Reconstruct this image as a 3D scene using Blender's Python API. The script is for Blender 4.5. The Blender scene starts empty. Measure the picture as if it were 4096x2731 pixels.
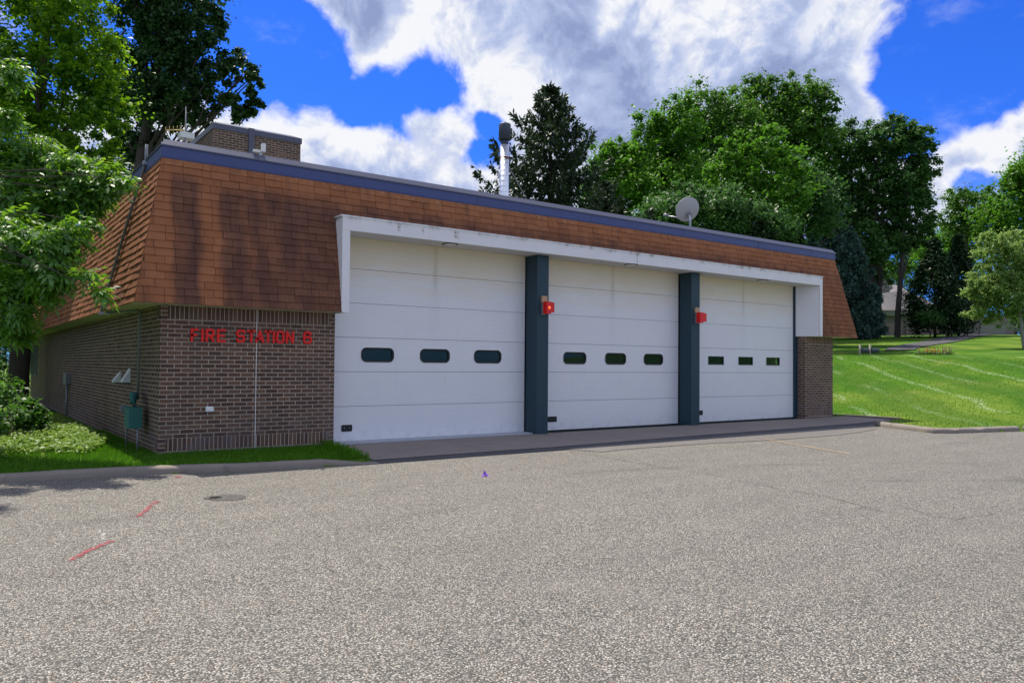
import bpy, math, random
import numpy as np
from mathutils import Vector, Matrix
random.seed(7); rng = np.random.default_rng(7)
SC = bpy.context.scene; COL = SC.collection
R_ = math.radians
# ------------------------------------------------------------------ camera
FPX = 3117.06; IW, IH = 4096, 2731; SHY = 22.11
_a, _p, _r = R_(53.8762), R_(1.3615), R_(.4739)
CP = np.array([-2.72, -12.98, 1.42])
_R0 = np.array([math.sin(_a), -math.cos(_a), 0]); _F0 = np.array([math.cos(_a), math.sin(_a), 0]); _U0 = np.array([0, 0, 1.])
CF = _F0 * math.cos(_p) + _U0 * math.sin(_p); _U1 = _U0 * math.cos(_p) - _F0 * math.sin(_p)
CR = _R0 * math.cos(_r) + _U1 * math.sin(_r); CU = _U1 * math.cos(_r) - _R0 * math.sin(_r)
cam = bpy.data.cameras.new('camera'); camo = bpy.data.objects.new('camera', cam); COL.objects.link(camo)
cam.sensor_width = 36; cam.lens = FPX / IW * 36; cam.shift_y = SHY / IW; cam.clip_end = 5000; cam.clip_start = .05
camo.matrix_world = Matrix(((CR[0], CU[0], -CF[0], CP[0]), (CR[1], CU[1], -CF[1], CP[1]), (CR[2], CU[2], -CF[2], CP[2]), (0, 0, 0, 1)))
SC.camera = camo
SC.view_settings.view_transform = 'Standard'; SC.view_settings.look = 'None'; SC.view_settings.exposure = .5; SC.view_settings.gamma = 1
def ray(x, y): return (x - IW / 2) / FPX * CR - (y - IH / 2 - SHY) / FPX * CU + CF
def at(x, y, Z): return CP + ray(x, y) * Z                  # a measured photo point at a known depth in metres
def onp(x, y, n, c):
    d = ray(x, y); n = np.asarray(n, float); return CP + d * ((c - n @ CP) / (n @ d))
def lotpt(x, y): return onp(x, y, (0, -.012, 1), -.02)
def lotz(y): return .012 * y - .02

# ------------------------------------------------------------------ node helpers
class NT:
    def __init__(s, nt): s.t = nt; s.t.nodes.clear()
    def n(s, typ, ins=None, **kw):
        nd = s.t.nodes.new(typ)
        for k, v in kw.items(): setattr(nd, k, v)
        for k, v in (ins or {}).items(): s.set(nd, k, v)
        return nd
    def set(s, nd, k, v):
        sock = nd.inputs[k]
        if isinstance(v, bpy.types.NodeSocket): s.t.links.new(v, sock)
        else:
            if hasattr(sock.default_value, '__len__') and hasattr(v, '__len__') and len(sock.default_value) == 4 and len(v) == 3: v = (*v, 1)
            sock.default_value = v
    def m(s, op, a, b=0., c=0., clamp=False):
        nd = s.n('ShaderNodeMath', {0: a, 1: b, 2: c}, operation=op); nd.use_clamp = clamp; return nd.outputs[0]
    def vm(s, op, a, b=(0, 0, 0)): return s.n('ShaderNodeVectorMath', {0: a, 1: b}, operation=op)
    def mix(s, f, a, b, bt='MIX'):
        nd = s.n('ShaderNodeMix', data_type='RGBA', blend_type=bt)
        s.set(nd, 0, f); s.set(nd, 6, a); s.set(nd, 7, b); return nd.outputs[2]
    def rng(s, v, a, b, c=0., d=1., smooth=True):
        return s.n('ShaderNodeMapRange', {0: v, 1: a, 2: b, 3: c, 4: d}, interpolation_type='SMOOTHSTEP' if smooth else 'LINEAR').outputs[0]
    def noise(s, vec, sc, det=4., rough=.55, dist=0.):
        return s.n('ShaderNodeTexNoise', {'Vector': vec, 'Scale': sc, 'Detail': det, 'Roughness': rough, 'Distortion': dist}).outputs[0]
    def sep(s, v): return s.n('ShaderNodeSeparateXYZ', {0: v}).outputs
    def comb(s, x, y, z=0.): return s.n('ShaderNodeCombineXYZ', {0: x, 1: y, 2: z}).outputs[0]
    def obj(s): return s.n('ShaderNodeTexCoord').outputs['Object']
    def box(s, v, a, b, w): return s.m('MULTIPLY', s.rng(v, a - w, a + w), s.rng(v, b - w, b + w, 1., 0.))
    def out(s, sh): s.n('ShaderNodeOutputMaterial', {0: sh})
    def bsdf(s, col, rough=.7, bump=None, bs=.3, bd=.01, spec=.35, metal=0.):
        b = s.n('ShaderNodeBsdfPrincipled', {'Base Color': col, 'Roughness': rough, 'Specular IOR Level': spec, 'Metallic': metal})
        if bump is not None:
            s.set(b, 'Normal', s.n('ShaderNodeBump', {'Height': bump, 'Strength': bs, 'Distance': bd}).outputs[0])
        return b.outputs[0]
MATS = {}
def mat(name, fn=None):
    if name in MATS: return MATS[name]
    m = bpy.data.materials.new(name); m.use_nodes = True; t = NT(m.node_tree); fn(t); MATS[name] = m; return m
def plain(name, col, rough=.6, var=.12, sc=6., metal=0., spec=.35, bs=.1):
    def f(t):
        o = t.obj(); n = t.noise(o, sc, 6.); n2 = t.noise(o, sc * 9, 3.)
        k = t.m('ADD', t.m('MULTIPLY', n, var * 1.6), t.m('MULTIPLY', n2, var * .8))
        c = t.mix(t.m('ADD', k, .5 - var * 1.2, clamp=True), tuple(x * (1 - var * 2.2) for x in col), tuple(min(1, x * (1 + var * 2.2)) for x in col))
        t.out(t.bsdf(c, rough, n2, bs, .003, spec, metal))
    return mat(name, f)

# ------------------------------------------------------------------ sky and sun
SUNEL = 62.5; SUNAZ = 90.6       # degrees from +x, anticlockwise
sd = Vector((math.cos(R_(SUNAZ)) * math.cos(R_(SUNEL)), math.sin(R_(SUNAZ)) * math.cos(R_(SUNEL)), math.sin(R_(SUNEL))))
sun = bpy.data.lights.new('sun', 'SUN'); sun.energy = 4.2; sun.angle = R_(.53); sun.color = (1, .93, .81)
so = bpy.data.objects.new('sun', sun); COL.objects.link(so); so.rotation_euler = sd.to_track_quat('Z', 'Y').to_euler()
W = bpy.data.worlds.new('World'); SC.world = W; W.use_nodes = True
def blob(px, py, r):             # a cloud mass: direction, angular radius
    d = ray(px, py); d = d / np.linalg.norm(d); return tuple(d), r / FPX
CLOUDS = [  # cumulus masses
 (1560, 120, 330), (1450, 60, 300), (1900, 90, 420), (2250, 200, 520), (2600, 150, 560), (2950, 120, 520), (3250, 150, 420), (3400, 300, 260), (3450, 400, 200),
 (2050, 420, 300), (2300, 560, 420), (2700, 520, 480), (3150, 430, 420), (3300, 520, 250),
 (1750, 520, 200), (1830, 640, 260), (1120, 520, 190), (1250, 560, 200), (1450, 570, 200), (1560, 680, 260), (1300, 700, 300), (1750, 760, 300), (950, 560, 150), (1000, 680, 200),
 (3950, 560, 240), (3830, 620, 150), (4080, 520, 220), (3750, 780, 170), (3900, 780, 130), (3600, 800, 200), (700, 620, 260), (520, 700, 220), (350, 500, 150),
 (5000, 300, 500), (5600, 900, 500), (-800, 300, 500), (-1500, 900, 600), (2000, -1500, 900), (3800, -1400, 600), (600, -1100, 500)]
GAPS = [(1720, 370, 200), (1500, 360, 150), (1950, 560, 90), (1920, 640, 90), (1100, 330, 200), (3800, 280, 300), (3900, 740, 100), (1250, 200, 150), (3950, 380, 150)]
GREY = [(2450, 270, 260), (2250, 90, 200), (3200, 340, 300), (2600, 480, 400), (3430, 350, 130), (1440, 20, 170), (1330, 720, 180), (1650, 760, 130), (2950, 480, 300), (3850, 640, 90)]
WHITE = [(1600, 210, 170), (1480, 260, 100), (2050, 330, 150), (2060, 470, 110), (2370, 60, 90), (2530, 80, 60), (2760, 150, 230), (2950, 40, 200), (3360, 60, 170), (3480, 190, 120), (3560, 290, 80), (1120, 470, 130), (1450, 520, 120), (1850, 440, 110), (3950, 520, 130)]
def world():
    t = NT(W.node_tree)
    gen = t.n('ShaderNodeTexCoord').outputs['Generated']
    P = t.vm('NORMALIZE', gen).outputs[0]
    warp = t.n('ShaderNodeTexNoise', {'Vector': P, 'Scale': 7., 'Detail': 5.}).outputs[1]
    wv = t.n('ShaderNodeVectorMath', {0: t.vm('SUBTRACT', warp, (.5, .5, .5)).outputs[0], 3: .1}, operation='SCALE').outputs[0]
    Q = t.vm('ADD', P, wv).outputs[0]
    def field(lst, q):
        acc = None
        for b in lst:
            c, r = blob(*b)
            v = t.rng(t.vm('DISTANCE', q, c).outputs[1], 0., r * 1.5, 1., 0.)
            acc = v if acc is None else t.m('SMOOTH_MAX', acc, v, .12)
        return acc
    m = t.m('SUBTRACT', field(CLOUDS, Q), t.m('MULTIPLY', field(GAPS, Q), .75))
    S = tuple(sd)
    # unseen cloud added behind and beside the camera to brighten and neutralise ambient light
    away = t.rng(t.vm('DOT_PRODUCT', P, tuple(CF)).outputs[1], .45, .72, 1., 0.)
    m = t.m('ADD', m, t.m('MULTIPLY', away, t.m('ADD', .04, t.m('MULTIPLY', t.noise(P, 2.2, 3.), .85))))
    def fb(vec): return t.noise(vec, 15., 10., .6, .3)
    def fl(vec): return t.noise(vec, 4.5, 4., .5)
    n1 = fb(P); n2 = fb(t.vm('ADD', P, tuple(.011 * x for x in S)).outputs[0])
    l1 = fl(Q); l2 = fl(t.vm('ADD', Q, tuple(.045 * x for x in S)).outputs[0])
    sz = t.sep(P)[2]
    d = t.m('ADD', m, t.m('ADD', t.m('MULTIPLY', t.m('SUBTRACT', n1, .5), 1.15), t.m('MULTIPLY', t.m('SUBTRACT', l1, .5), 1.0)))
    alpha = t.rng(d, .24, .60)
    alpha = t.m('MULTIPLY', alpha, t.rng(sz, -.02, .1))
    wisp = t.m('MULTIPLY', t.rng(t.noise(t.vm('MULTIPLY', P, (1, 1, 2.)).outputs[0], 6., 9., .65), .58, .85), .35)
    alpha = t.m('MAXIMUM', alpha, wisp)
    e1 = t.rng(t.m('SUBTRACT', n1, n2), -.09, .09, -.5, .5, False); e2 = t.rng(t.m('SUBTRACT', l1, l2), -.1, .1, -.5, .5, False)
    rim = t.rng(d, .3, .75, .22, 0.)
    grey = t.m('MULTIPLY', field(GREY, Q), t.rng(d, .35, 1.0)); white = field(WHITE, Q)
    k = t.m('ADD', t.m('ADD', .60, rim), t.m('ADD', t.m('MULTIPLY', e1, .44), t.m('MULTIPLY', e2, .45)))
    k = t.m('ADD', k, t.m('MULTIPLY', white, .42))
    k = t.m('SUBTRACT', k, t.m('MULTIPLY', grey, .60), clamp=True)
    cr = t.n('ShaderNodeValToRGB', {0: k}); e = cr.color_ramp.elements
    e[0].position = 0; e[0].color = (.20, .25, .42, 1); e[1].position = .92; e[1].color = (.65, .66, .69, 1)
    x = e.new(.45); x.color = (.34, .40, .58, 1)
    sky = t.n('ShaderNodeTexSky', sky_type='NISHITA', sun_disc=False, sun_elevation=R_(SUNEL), sun_rotation=R_(90 - SUNAZ), air_density=1., dust_density=.2, ozone_density=4.)
    # the sky as this camera and polarised air render it: a deeper, more saturated blue
    s2 = t.mix(1., sky.outputs[0], (.22, .64, 1.8), 'MULTIPLY')
    bgs = t.n('ShaderNodeBackground', {0: s2, 1: .07}); bgc = t.n('ShaderNodeBackground', {0: cr.outputs[0], 1: 1.})
    mx = t.n('ShaderNodeMixShader', {0: alpha, 1: bgs.outputs[0], 2: bgc.outputs[0]})
    t.n('ShaderNodeOutputWorld', {0: mx.outputs[0]})
world()
W.cycles.sampling_method = 'MANUAL'; W.cycles.sample_map_resolution = 1024
SC.cycles.max_bounces = 8; SC.cycles.transparent_max_bounces = 12; SC.cycles.sample_clamp_indirect = 6
SC.cycles.use_denoising = True

# ------------------------------------------------------------------ object helpers
def setp(o, label=None, cat=None, group=None, kind=None):
    if label: o['label'] = label
    if cat: o['category'] = cat
    if group: o['group'] = group
    if kind: o['kind'] = kind
    return o
def link(o, parent=None):
    COL.objects.link(o)
    if parent is not None: o.parent = parent; o.matrix_parent_inverse = parent.matrix_world.inverted() if False else Matrix.Translation(-Vector(parent.location)) if parent.type == 'EMPTY' else Matrix()
    return o
def empty(name, loc, label, cat, group=None):
    o = bpy.data.objects.new(name, None); o.location = loc; COL.objects.link(o); o.empty_display_size = .2
    return setp(o, label, cat, group)
class MB:
    def __init__(s): s.v = []; s.f = []; s.uv = []; s.sm = []
    def face(s, pts, uv=None, sm=False):
        i = len(s.v); s.v += [tuple(p) for p in pts]; s.f.append(tuple(range(i, i + len(pts)))); s.uv += list(uv) if uv else [(0, 0)] * len(pts); s.sm.append(sm)
    def box(s, x0, x1, y0, y1, z0, z1):
        A = [(x0, y0, z0), (x1, y0, z0), (x1, y1, z0), (x0, y1, z0), (x0, y0, z1), (x1, y0, z1), (x1, y1, z1), (x0, y1, z1)]
        for f in ((0, 3, 2, 1), (4, 5, 6, 7), (0, 1, 5, 4), (1, 2, 6, 5), (2, 3, 7, 6), (3, 0, 4, 7)):
            P = [A[i] for i in f]
            if f in ((0, 1, 5, 4), (2, 3, 7, 6)): uv = [(p[0], p[2]) for p in P]
            elif f in ((1, 2, 6, 5), (3, 0, 4, 7)): uv = [(p[1], p[2]) for p in P]
            else: uv = [(p[0], p[1]) for p in P]
            s.face(P, uv)
        return s
    def prism(s, poly, axis, a, b):      # closed outline (2-D) swept along an axis
        def q(p, t): return {'x': (t, p[0], p[1]), 'y': (p[0], t, p[1]), 'z': (p[0], p[1], t)}[axis]
        n = len(poly)
        s.face([q(p, a) for p in poly][::-1]); s.face([q(p, b) for p in poly])
        for i in range(n):
            j = (i + 1) % n; s.face([q(poly[i], a), q(poly[j], a), q(poly[j], b), q(poly[i], b)])
        return s
    def tube(s, pts, r, n=10, cap=True):
        pts = [Vector(p) for p in pts]; rr = r if hasattr(r, '__len__') else [r] * len(pts); rings = []
        up = Vector((.13, .27, .95))
        for i, p in enumerate(pts):
            d = (pts[min(i + 1, len(pts) - 1)] - pts[max(i - 1, 0)]).normalized()
            if abs(d.dot(up)) > .97: up2 = Vector((1, 0, .1))
            else: up2 = up
            a = d.cross(up2).normalized(); b = d.cross(a)
            rings.append([p + (a * math.cos(2 * math.pi * k / n) + b * math.sin(2 * math.pi * k / n)) * rr[i] for k in range(n)])
        base = len(s.v)
        for rg in rings: s.v += [tuple(x) for x in rg]
        for i in range(len(rings) - 1):
            for k in range(n):
                k2 = (k + 1) % n; s.f.append((base + i * n + k, base + i * n + k2, base + (i + 1) * n + k2, base + (i + 1) * n + k)); s.uv += [(0, 0)] * 4; s.sm.append(True)
        if cap:
            s.f.append(tuple(base + k for k in range(n))[::-1]); s.uv += [(0, 0)] * n; s.sm.append(False)
            o = base + (len(rings) - 1) * n; s.f.append(tuple(o + k for k in range(n))); s.uv += [(0, 0)] * n; s.sm.append(False)
        return s
    def build(s, name, m, parent=None, bevel=0., attr=None, origin=None):
        V = np.array(s.v, float)
        if origin is not None: V = V - np.array(origin)
        me = bpy.data.meshes.new(name); me.from_pydata(V.tolist(), [], s.f); me.materials.append(m)
        ul = me.uv_layers.new(name='UVMap'); ul.data.foreach_set('uv', np.array(s.uv, float).ravel())
        me.polygons.foreach_set('use_smooth', s.sm)
        if attr is not None:
            at_ = me.attributes.new('var', 'FLOAT', 'FACE'); at_.data.foreach_set('value', np.array(attr, float))
        me.update(); o = bpy.data.objects.new(name, me); link(o, parent)
        if origin is not None: o.location = origin
        if bevel: b = o.modifiers.new('bevel', 'BEVEL'); b.width = bevel; b.segments = 2; b.limit_method = 'ANGLE'
        return o
def meshnp(name, V, Fc, m, var=None, parent=None, smooth=False):
    """fast mesh from numpy arrays, all faces with the same number of corners"""
    V = np.asarray(V, np.float32); Fc = np.asarray(Fc, np.int32); k = Fc.shape[1]
    me = bpy.data.meshes.new(name); me.vertices.add(len(V)); me.vertices.foreach_set('co', V.ravel())
    me.loops.add(Fc.size); me.loops.foreach_set('vertex_index', Fc.ravel())
    me.polygons.add(len(Fc)); me.polygons.foreach_set('loop_start', np.arange(len(Fc), dtype=np.int32) * k)
    if smooth: me.polygons.foreach_set('use_smooth', np.ones(len(Fc), bool))
    me.materials.append(m); me.update(calc_edges=True)
    if var is not None:
        a = me.attributes.new('var', 'FLOAT', 'FACE'); a.data.foreach_set('value', np.asarray(var, np.float32))
    o = bpy.data.objects.new(name, me); return link(o, parent)

# ------------------------------------------------------------------ materials
def m_brick(t, soldier=False, u0=.1, u1=2.77, side=False):
    uv = t.n('ShaderNodeUVMap', uv_map='UVMap').outputs[0]
    o = t.obj(); w = t.vm('SUBTRACT', t.n('ShaderNodeTexNoise', {'Vector': o, 'Scale': 9., 'Detail': 2.}).outputs[1], (.5, .5, .5)).outputs[0]
    uvw = t.vm('ADD', uv, t.n('ShaderNodeVectorMath', {0: w, 3: .006}, operation='SCALE').outputs[0]).outputs[0]
    c1, c2, mo = (.105, .056, .040), (.23, .13, .082), (.62, .54, .42)
    def bt(vec, w_, h_, off):
        n = t.n('ShaderNodeTexBrick', {'Vector': vec, 'Color1': c1, 'Color2': c2, 'Mortar': mo, 'Scale': 1., 'Mortar Size': .0060, 'Mortar Smooth': .15, 'Bias': -.1, 'Brick Width': w_, 'Row Height': h_}); n.offset = off; n.offset_frequency = 2; return n
    a = bt(t.vm('ADD', uvw, (0, -.03 + .0687 * 20, 0)).outputs[0], .2065, .0687, .5); col, fac = a.outputs[0], a.outputs[1]
    if soldier:
        x, z = t.sep(uvw)[0], t.sep(uvw)[1]
        for z0, z1 in ((.036, .242), (2.10, 2.318)):
            b = bt(t.vm('ADD', t.comb(x, z), (0, -z0, 0)).outputs[0], .0687, z1 - z0, 0.)
            s = t.m('MULTIPLY', t.box(z, z0, z1, .001), t.box(x, u0, u1, .001))
            col = t.mix(s, col, b.outputs[0]); fac = t.m('ADD', t.m('MULTIPLY', fac, t.m('SUBTRACT', 1., s)), t.m('MULTIPLY', b.outputs[1], s))
    n = t.noise(o, 1.3, 6.); n2 = t.noise(o, 60., 4.)
    col = t.mix(t.rng(n, .35, .75, 0., .35), col, (.12, .09, .085)); col = t.mix(t.m('MULTIPLY', n2, .35), col, (.05, .04, .04))
    # lime bloom and grime near the ground
    z = t.sep(uv)[1]
    col = t.mix(t.m('MULTIPLY', t.rng(z, .1, .75, 1., 0.), t.rng(t.noise(o, 3., 6.), .45, .7, 0., .4)), col, (.14, .14, .16))
    h = t.m('SUBTRACT', t.m('MULTIPLY', n2, .25), fac)
    t.out(t.bsdf(col, .85, h, .8, .006, .2))
mat('brick_front', lambda t: m_brick(t, True)); mat('brick_plain', m_brick); mat('brick_pier', lambda t: m_brick(t, True, 17.2, 18.4))
def m_shingle(t):
    o = t.obj(); x, y, z = t.sep(o)[0:3]; v = t.n('ShaderNodeAttribute', attribute_name='var').outputs['Fac']
    streak = t.noise(t.vm('MULTIPLY', o, (3.2, 3.2, .35)).outputs[0], 1.3, 6., .6)
    n = t.noise(o, 1.1, 5.); g = t.noise(o, 55., 3.); fine = t.noise(o, 190., 2.)
    clean = t.mix(v, (.32, .125, .052), (.40, .165, .072))
    clean = t.mix(t.m('MULTIPLY', g, .55), clean, (.24, .09, .045))
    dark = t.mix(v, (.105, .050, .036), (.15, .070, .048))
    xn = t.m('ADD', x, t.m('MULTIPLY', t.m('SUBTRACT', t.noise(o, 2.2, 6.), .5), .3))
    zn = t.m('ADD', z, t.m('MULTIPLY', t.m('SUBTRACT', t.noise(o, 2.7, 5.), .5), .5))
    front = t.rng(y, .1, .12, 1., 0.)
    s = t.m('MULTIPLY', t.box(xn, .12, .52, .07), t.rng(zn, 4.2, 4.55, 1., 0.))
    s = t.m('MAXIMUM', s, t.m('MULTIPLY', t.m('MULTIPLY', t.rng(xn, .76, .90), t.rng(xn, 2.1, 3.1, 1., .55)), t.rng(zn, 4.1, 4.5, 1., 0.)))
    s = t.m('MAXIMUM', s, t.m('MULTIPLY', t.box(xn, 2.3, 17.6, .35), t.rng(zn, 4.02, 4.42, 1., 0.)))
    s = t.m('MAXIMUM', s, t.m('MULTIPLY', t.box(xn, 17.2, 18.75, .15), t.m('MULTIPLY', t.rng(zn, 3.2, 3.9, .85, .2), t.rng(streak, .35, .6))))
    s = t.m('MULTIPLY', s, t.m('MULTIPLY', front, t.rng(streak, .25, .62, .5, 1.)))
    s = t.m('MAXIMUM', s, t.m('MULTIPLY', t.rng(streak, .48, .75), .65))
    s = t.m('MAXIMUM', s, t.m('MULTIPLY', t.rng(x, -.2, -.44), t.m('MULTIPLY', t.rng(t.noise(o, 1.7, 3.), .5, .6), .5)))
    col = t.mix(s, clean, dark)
    # pale lichen on the top courses
    li = t.m('MULTIPLY', t.rng(z, 4.45, 4.6), t.rng(t.noise(o, 16., 4.), .55, .7)); col = t.mix(t.m('MULTIPLY', li, .45), col, (.45, .33, .2))
    col = t.mix(t.m('MULTIPLY', t.rng(fine, .6, .75), .3), col, (.5, .35, .25))
    t.out(t.bsdf(col, .9, t.m('ADD', g, t.m('MULTIPLY', fine, .6)), .5, .006, .15))
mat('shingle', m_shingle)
def m_door(t):
    o = t.obj(); x, y, z = t.sep(o)[0:3]
    rib = t.m('SINE', t.m('MULTIPLY', z, 2 * math.pi / .052)); n = t.noise(o, 1.2, 5.); f = t.noise(o, 40., 3.)
    c = t.mix(n, (.74, .75, .77), (.83, .83, .82))
    xs = t.m('ADD', x, t.m('MULTIPLY', t.m('SUBTRACT', t.noise(o, 4., 3.), .5), .04))
    st = t.m('MULTIPLY', t.box(xs, -.035, .035, .05), t.rng(z, 2.7, 3.6)); c = t.mix(t.m('MULTIPLY', st, .75), c, (.2, .18, .17))
    st2 = t.m('MULTIPLY', t.box(xs, -.1, .1, .12), t.rng(z, 1.2, 3.6)); c = t.mix(t.m('MULTIPLY', st2, .16), c, (.4, .38, .38))
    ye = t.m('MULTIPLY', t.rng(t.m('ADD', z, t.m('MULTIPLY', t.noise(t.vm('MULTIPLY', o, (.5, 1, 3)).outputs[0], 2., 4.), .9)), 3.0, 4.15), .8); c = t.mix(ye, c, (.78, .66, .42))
    dr = t.m('MULTIPLY', t.rng(t.noise(t.vm('MULTIPLY', o, (6., 1, .5)).outputs[0], 1.5, 6.), .6, .8), .15); c = t.mix(dr, c, (.45, .44, .43))
    lo = t.m('MULTIPLY', t.rng(z, .0, .35, 1., 0.), t.rng(t.noise(o, 7., 5.), .45, .7)); c = t.mix(t.m('MULTIPLY', lo, .3), c, (.4, .42, .45))
    dots = t.m('MULTIPLY', t.rng(t.noise(o, 14., 2.), .76, .8), .35); c = t.mix(dots, c, (.3, .28, .28))
    t.out(t.bsdf(c, .45, t.m('ADD', t.m('MULTIPLY', rib, .5), t.m('MULTIPLY', f, .5)), .5, .003, .4))
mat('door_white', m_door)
def m_trim(t):
    o = t.obj(); x, y, z = t.sep(o)[0:3]; c = t.mix(t.noise(o, 2., 5.), (.72, .72, .74), (.82, .81, .8))
    edge = t.m('MULTIPLY', t.rng(z, 3.9, 3.99), t.rng(t.noise(t.vm('MULTIPLY', o, (1, 1, .4)).outputs[0], 3.5, 7., .7), .5, .68))
    c = t.mix(t.m('MULTIPLY', edge, .75), c, (.22, .21, .17))
    for a, b in ((5.15, .05), (4.45, .02), (3.95, .025)):   # dirty bird-nest marks on the header
        sp = t.m('MULTIPLY', t.box(t.m('ADD', x, t.m('MULTIPLY', t.noise(o, 20., 4.), .1)), a, a + b * 2, .02), t.m('MULTIPLY', t.box(z, 3.84, 3.97, .03), t.rng(t.noise(o, 25., 4.), .4, .6))); c = t.mix(t.m('MULTIPLY', sp, .7), c, (.16, .14, .08))
    dr = t.m('MULTIPLY', t.rng(t.noise(t.vm('MULTIPLY', o, (7., 7, .6)).outputs[0], 1.5, 6.), .58, .8), .22); c = t.mix(dr, c, (.4, .38, .34))
    t.out(t.bsdf(c, .6, t.noise(o, 30., 4.), .15, .003))
mat('white_trim', m_trim)
def m_asphalt(t, base=((.045, .045, .040), (.215, .20, .175), (.57, .535, .47)), sc=92., wear=1.):
    o = t.obj(); v = t.n('ShaderNodeTexVoronoi', {'Vector': o, 'Scale': sc}, feature='F1'); d, c = v.outputs[0], v.outputs[1]; cs = t.sep(c)
    cr = t.n('ShaderNodeValToRGB', {0: cs[0]}); e = cr.color_ramp.elements
    e[0].position = .0; e[0].color = (*[k * 2 for k in base[0]], 1); e[1].position = 1; e[1].color = (*base[2], 1); x = e.new(.5); x.color = (*base[1], 1)
    col = t.mix(t.rng(cs[1], .75, .95, 0., .45), cr.outputs[0], tuple(k * q for k, q in zip(base[1], (1.5, 1.1, .8))))     # warm stones
    col = t.mix(t.rng(cs[2], .75, .95, 0., .4), col, tuple(k * q for k, q in zip(base[1], (.75, .85, 1.0))))              # cool stones
    col = t.mix(t.rng(d, .40, .66, 0., .92), col, base[0])                                                              # binder between stones
    n = t.noise(o, .25, 6., .6); n2 = t.noise(o, 1.3, 6., .65)
    col = t.mix(t.rng(n, .35, .7, 0., .26 * wear), col, tuple(k * .55 for k in base[1])); col = t.mix(t.rng(n2, .5, .8, 0., .3 * wear), col, tuple(k * 1.15 for k in base[1]))
    # long scuffed tyre arcs leaving the doors
    x_, y_, z_ = t.sep(o)[0:3]
    for cx, cy, r0 in ((18., -16., 9.6), (18., -16., 11.4), (2., -20., 14.2), (2., -20., 15.9)):
        rr = t.vm('DISTANCE', t.vm('ADD', o, t.n('ShaderNodeVectorMath', {0: t.n('ShaderNodeTexNoise', {'Vector': o, 'Scale': .4}).outputs[1], 3: .5}, operation='SCALE').outputs[0]).outputs[0], (cx, cy, 0)).outputs[1]
        tk = t.m('MULTIPLY', t.box(rr, r0 - .11, r0 + .11, .09), t.rng(t.noise(o, .7, 4.), .42, .62)); col = t.mix(t.m('MULTIPLY', tk, .22 * wear), col, base[0])
    st = t.rng(t.noise(o, .85, 3., .5), .69, .76); col = t.mix(t.m('MULTIPLY', st, .3 * wear), col, base[0])
    dk = t.rng(t.noise(o, 5.5, 2.), .77, .8); col = t.mix(t.m('MULTIPLY', dk, .6 * wear), col, base[0])
    h = t.m('ADD', t.m('MULTIPLY', d, -1.), t.m('MULTIPLY', cs[1], .3))
    t.out(t.bsdf(col, .8, h, .6, .008, .3))
mat('lot_asphalt', m_asphalt)
mat('patch_asphalt', lambda t: m_asphalt(t, ((.09, .086, .082), (.19, .175, .16), (.30, .28, .26)), 110.))
mat('dark_asphalt', lambda t: m_asphalt(t, ((.05, .05, .055), (.1, .1, .108), (.16, .16, .165)), 130.))
def m_conc(t, a=(.2, .17, .15), b=(.32, .28, .25)):
    o = t.obj(); n = t.noise(o, .9, 7., .65); f = t.noise(o, 45., 4.); p = t.noise(o, 4., 6.)
    c = t.mix(n, a, b); c = t.mix(t.rng(p, .55, .75, 0., .45), c, tuple(k * .45 for k in a)); c = t.mix(t.m('MULTIPLY', f, .3), c, tuple(k * .7 for k in a))
    t.out(t.bsdf(c, .85, t.m('ADD', f, p), .4, .006, .25))
mat('concrete', m_conc); mat('kerb_concrete', lambda t: m_conc(t, (.18, .155, .13), (.33, .29, .24)))
def m_grass(t):
    o = t.obj(); x, y, z = t.sep(o)[0:3]; g = t.noise(o, 1.4, 6., .65); b = t.noise(o, .16, 4.); f = t.noise(t.vm('MULTIPLY', o, (1, 1, .3)).outputs[0], 28., 4., .7)
    c = t.mix(g, (.036, .13, .005), (.12, .25, .010)); c = t.mix(t.rng(f, .3, .7), t.mix(.5, c, (.02, .07, .005)), c)
    c = t.mix(t.rng(b, .42, .6, 0., .5), c, (.22, .28, .04)); c = t.mix(t.m('MULTIPLY', t.rng(t.noise(o, .5, 4.), .55, .75), .5), c, (.24, .25, .07))
    # pale clipping lines left by the mower
    mo = t.m('ADD', t.m('ADD', t.m('MULTIPLY', x, MOW[0]), t.m('MULTIPLY', y, MOW[1])), t.m('MULTIPLY', t.noise(o, .2, 3.), 1.5))
    fr = t.m('FRACT', t.m('DIVIDE', mo, 1.6)); ln = t.box(fr, .44, .56, .07)
    ln = t.m('MULTIPLY', ln, t.m('MULTIPLY', t.rng(t.noise(o, .3, 2.), .38, .5), t.rng(t.noise(o, 12., 4.), .42, .62)))
    ln = t.m('MULTIPLY', ln, t.m('MULTIPLY', t.rng(x, 17., 19.), t.rng(x, 38., 46., 1., 0.)))
    c = t.mix(t.m('MULTIPLY', ln, .85), c, (.36, .45, .25))
    alt = t.rng(t.m('SINE', t.m('MULTIPLY', mo, math.pi / 1.6)), -.3, .3); c = t.mix(t.m('MULTIPLY', alt, .4), c, (.025, .10, .006))
    t.out(t.bsdf(c, .9, t.m('ADD', f, g), .9, .05, .12))
_p0, _p1 = np.array([24., 3.]), np.array([20.5, -4.5])
MOW = (.72, -.69)
def m_leaf(t, a, b, tr=.4, trc=None, spec=.35):
    v = t.n('ShaderNodeAttribute', attribute_name='var').outputs['Fac']
    c = t.mix(v, a, b); ct = t.mix(v, *(trc or (tuple(k * 1.3 for k in a), tuple(k * 1.5 for k in b))))
    p = t.bsdf(c, .5, spec=spec); q = t.n('ShaderNodeBsdfTranslucent', {0: ct}).outputs[0]
    t.out(t.n('ShaderNodeMixShader', {0: tr, 1: p, 2: q}).outputs[0])
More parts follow.
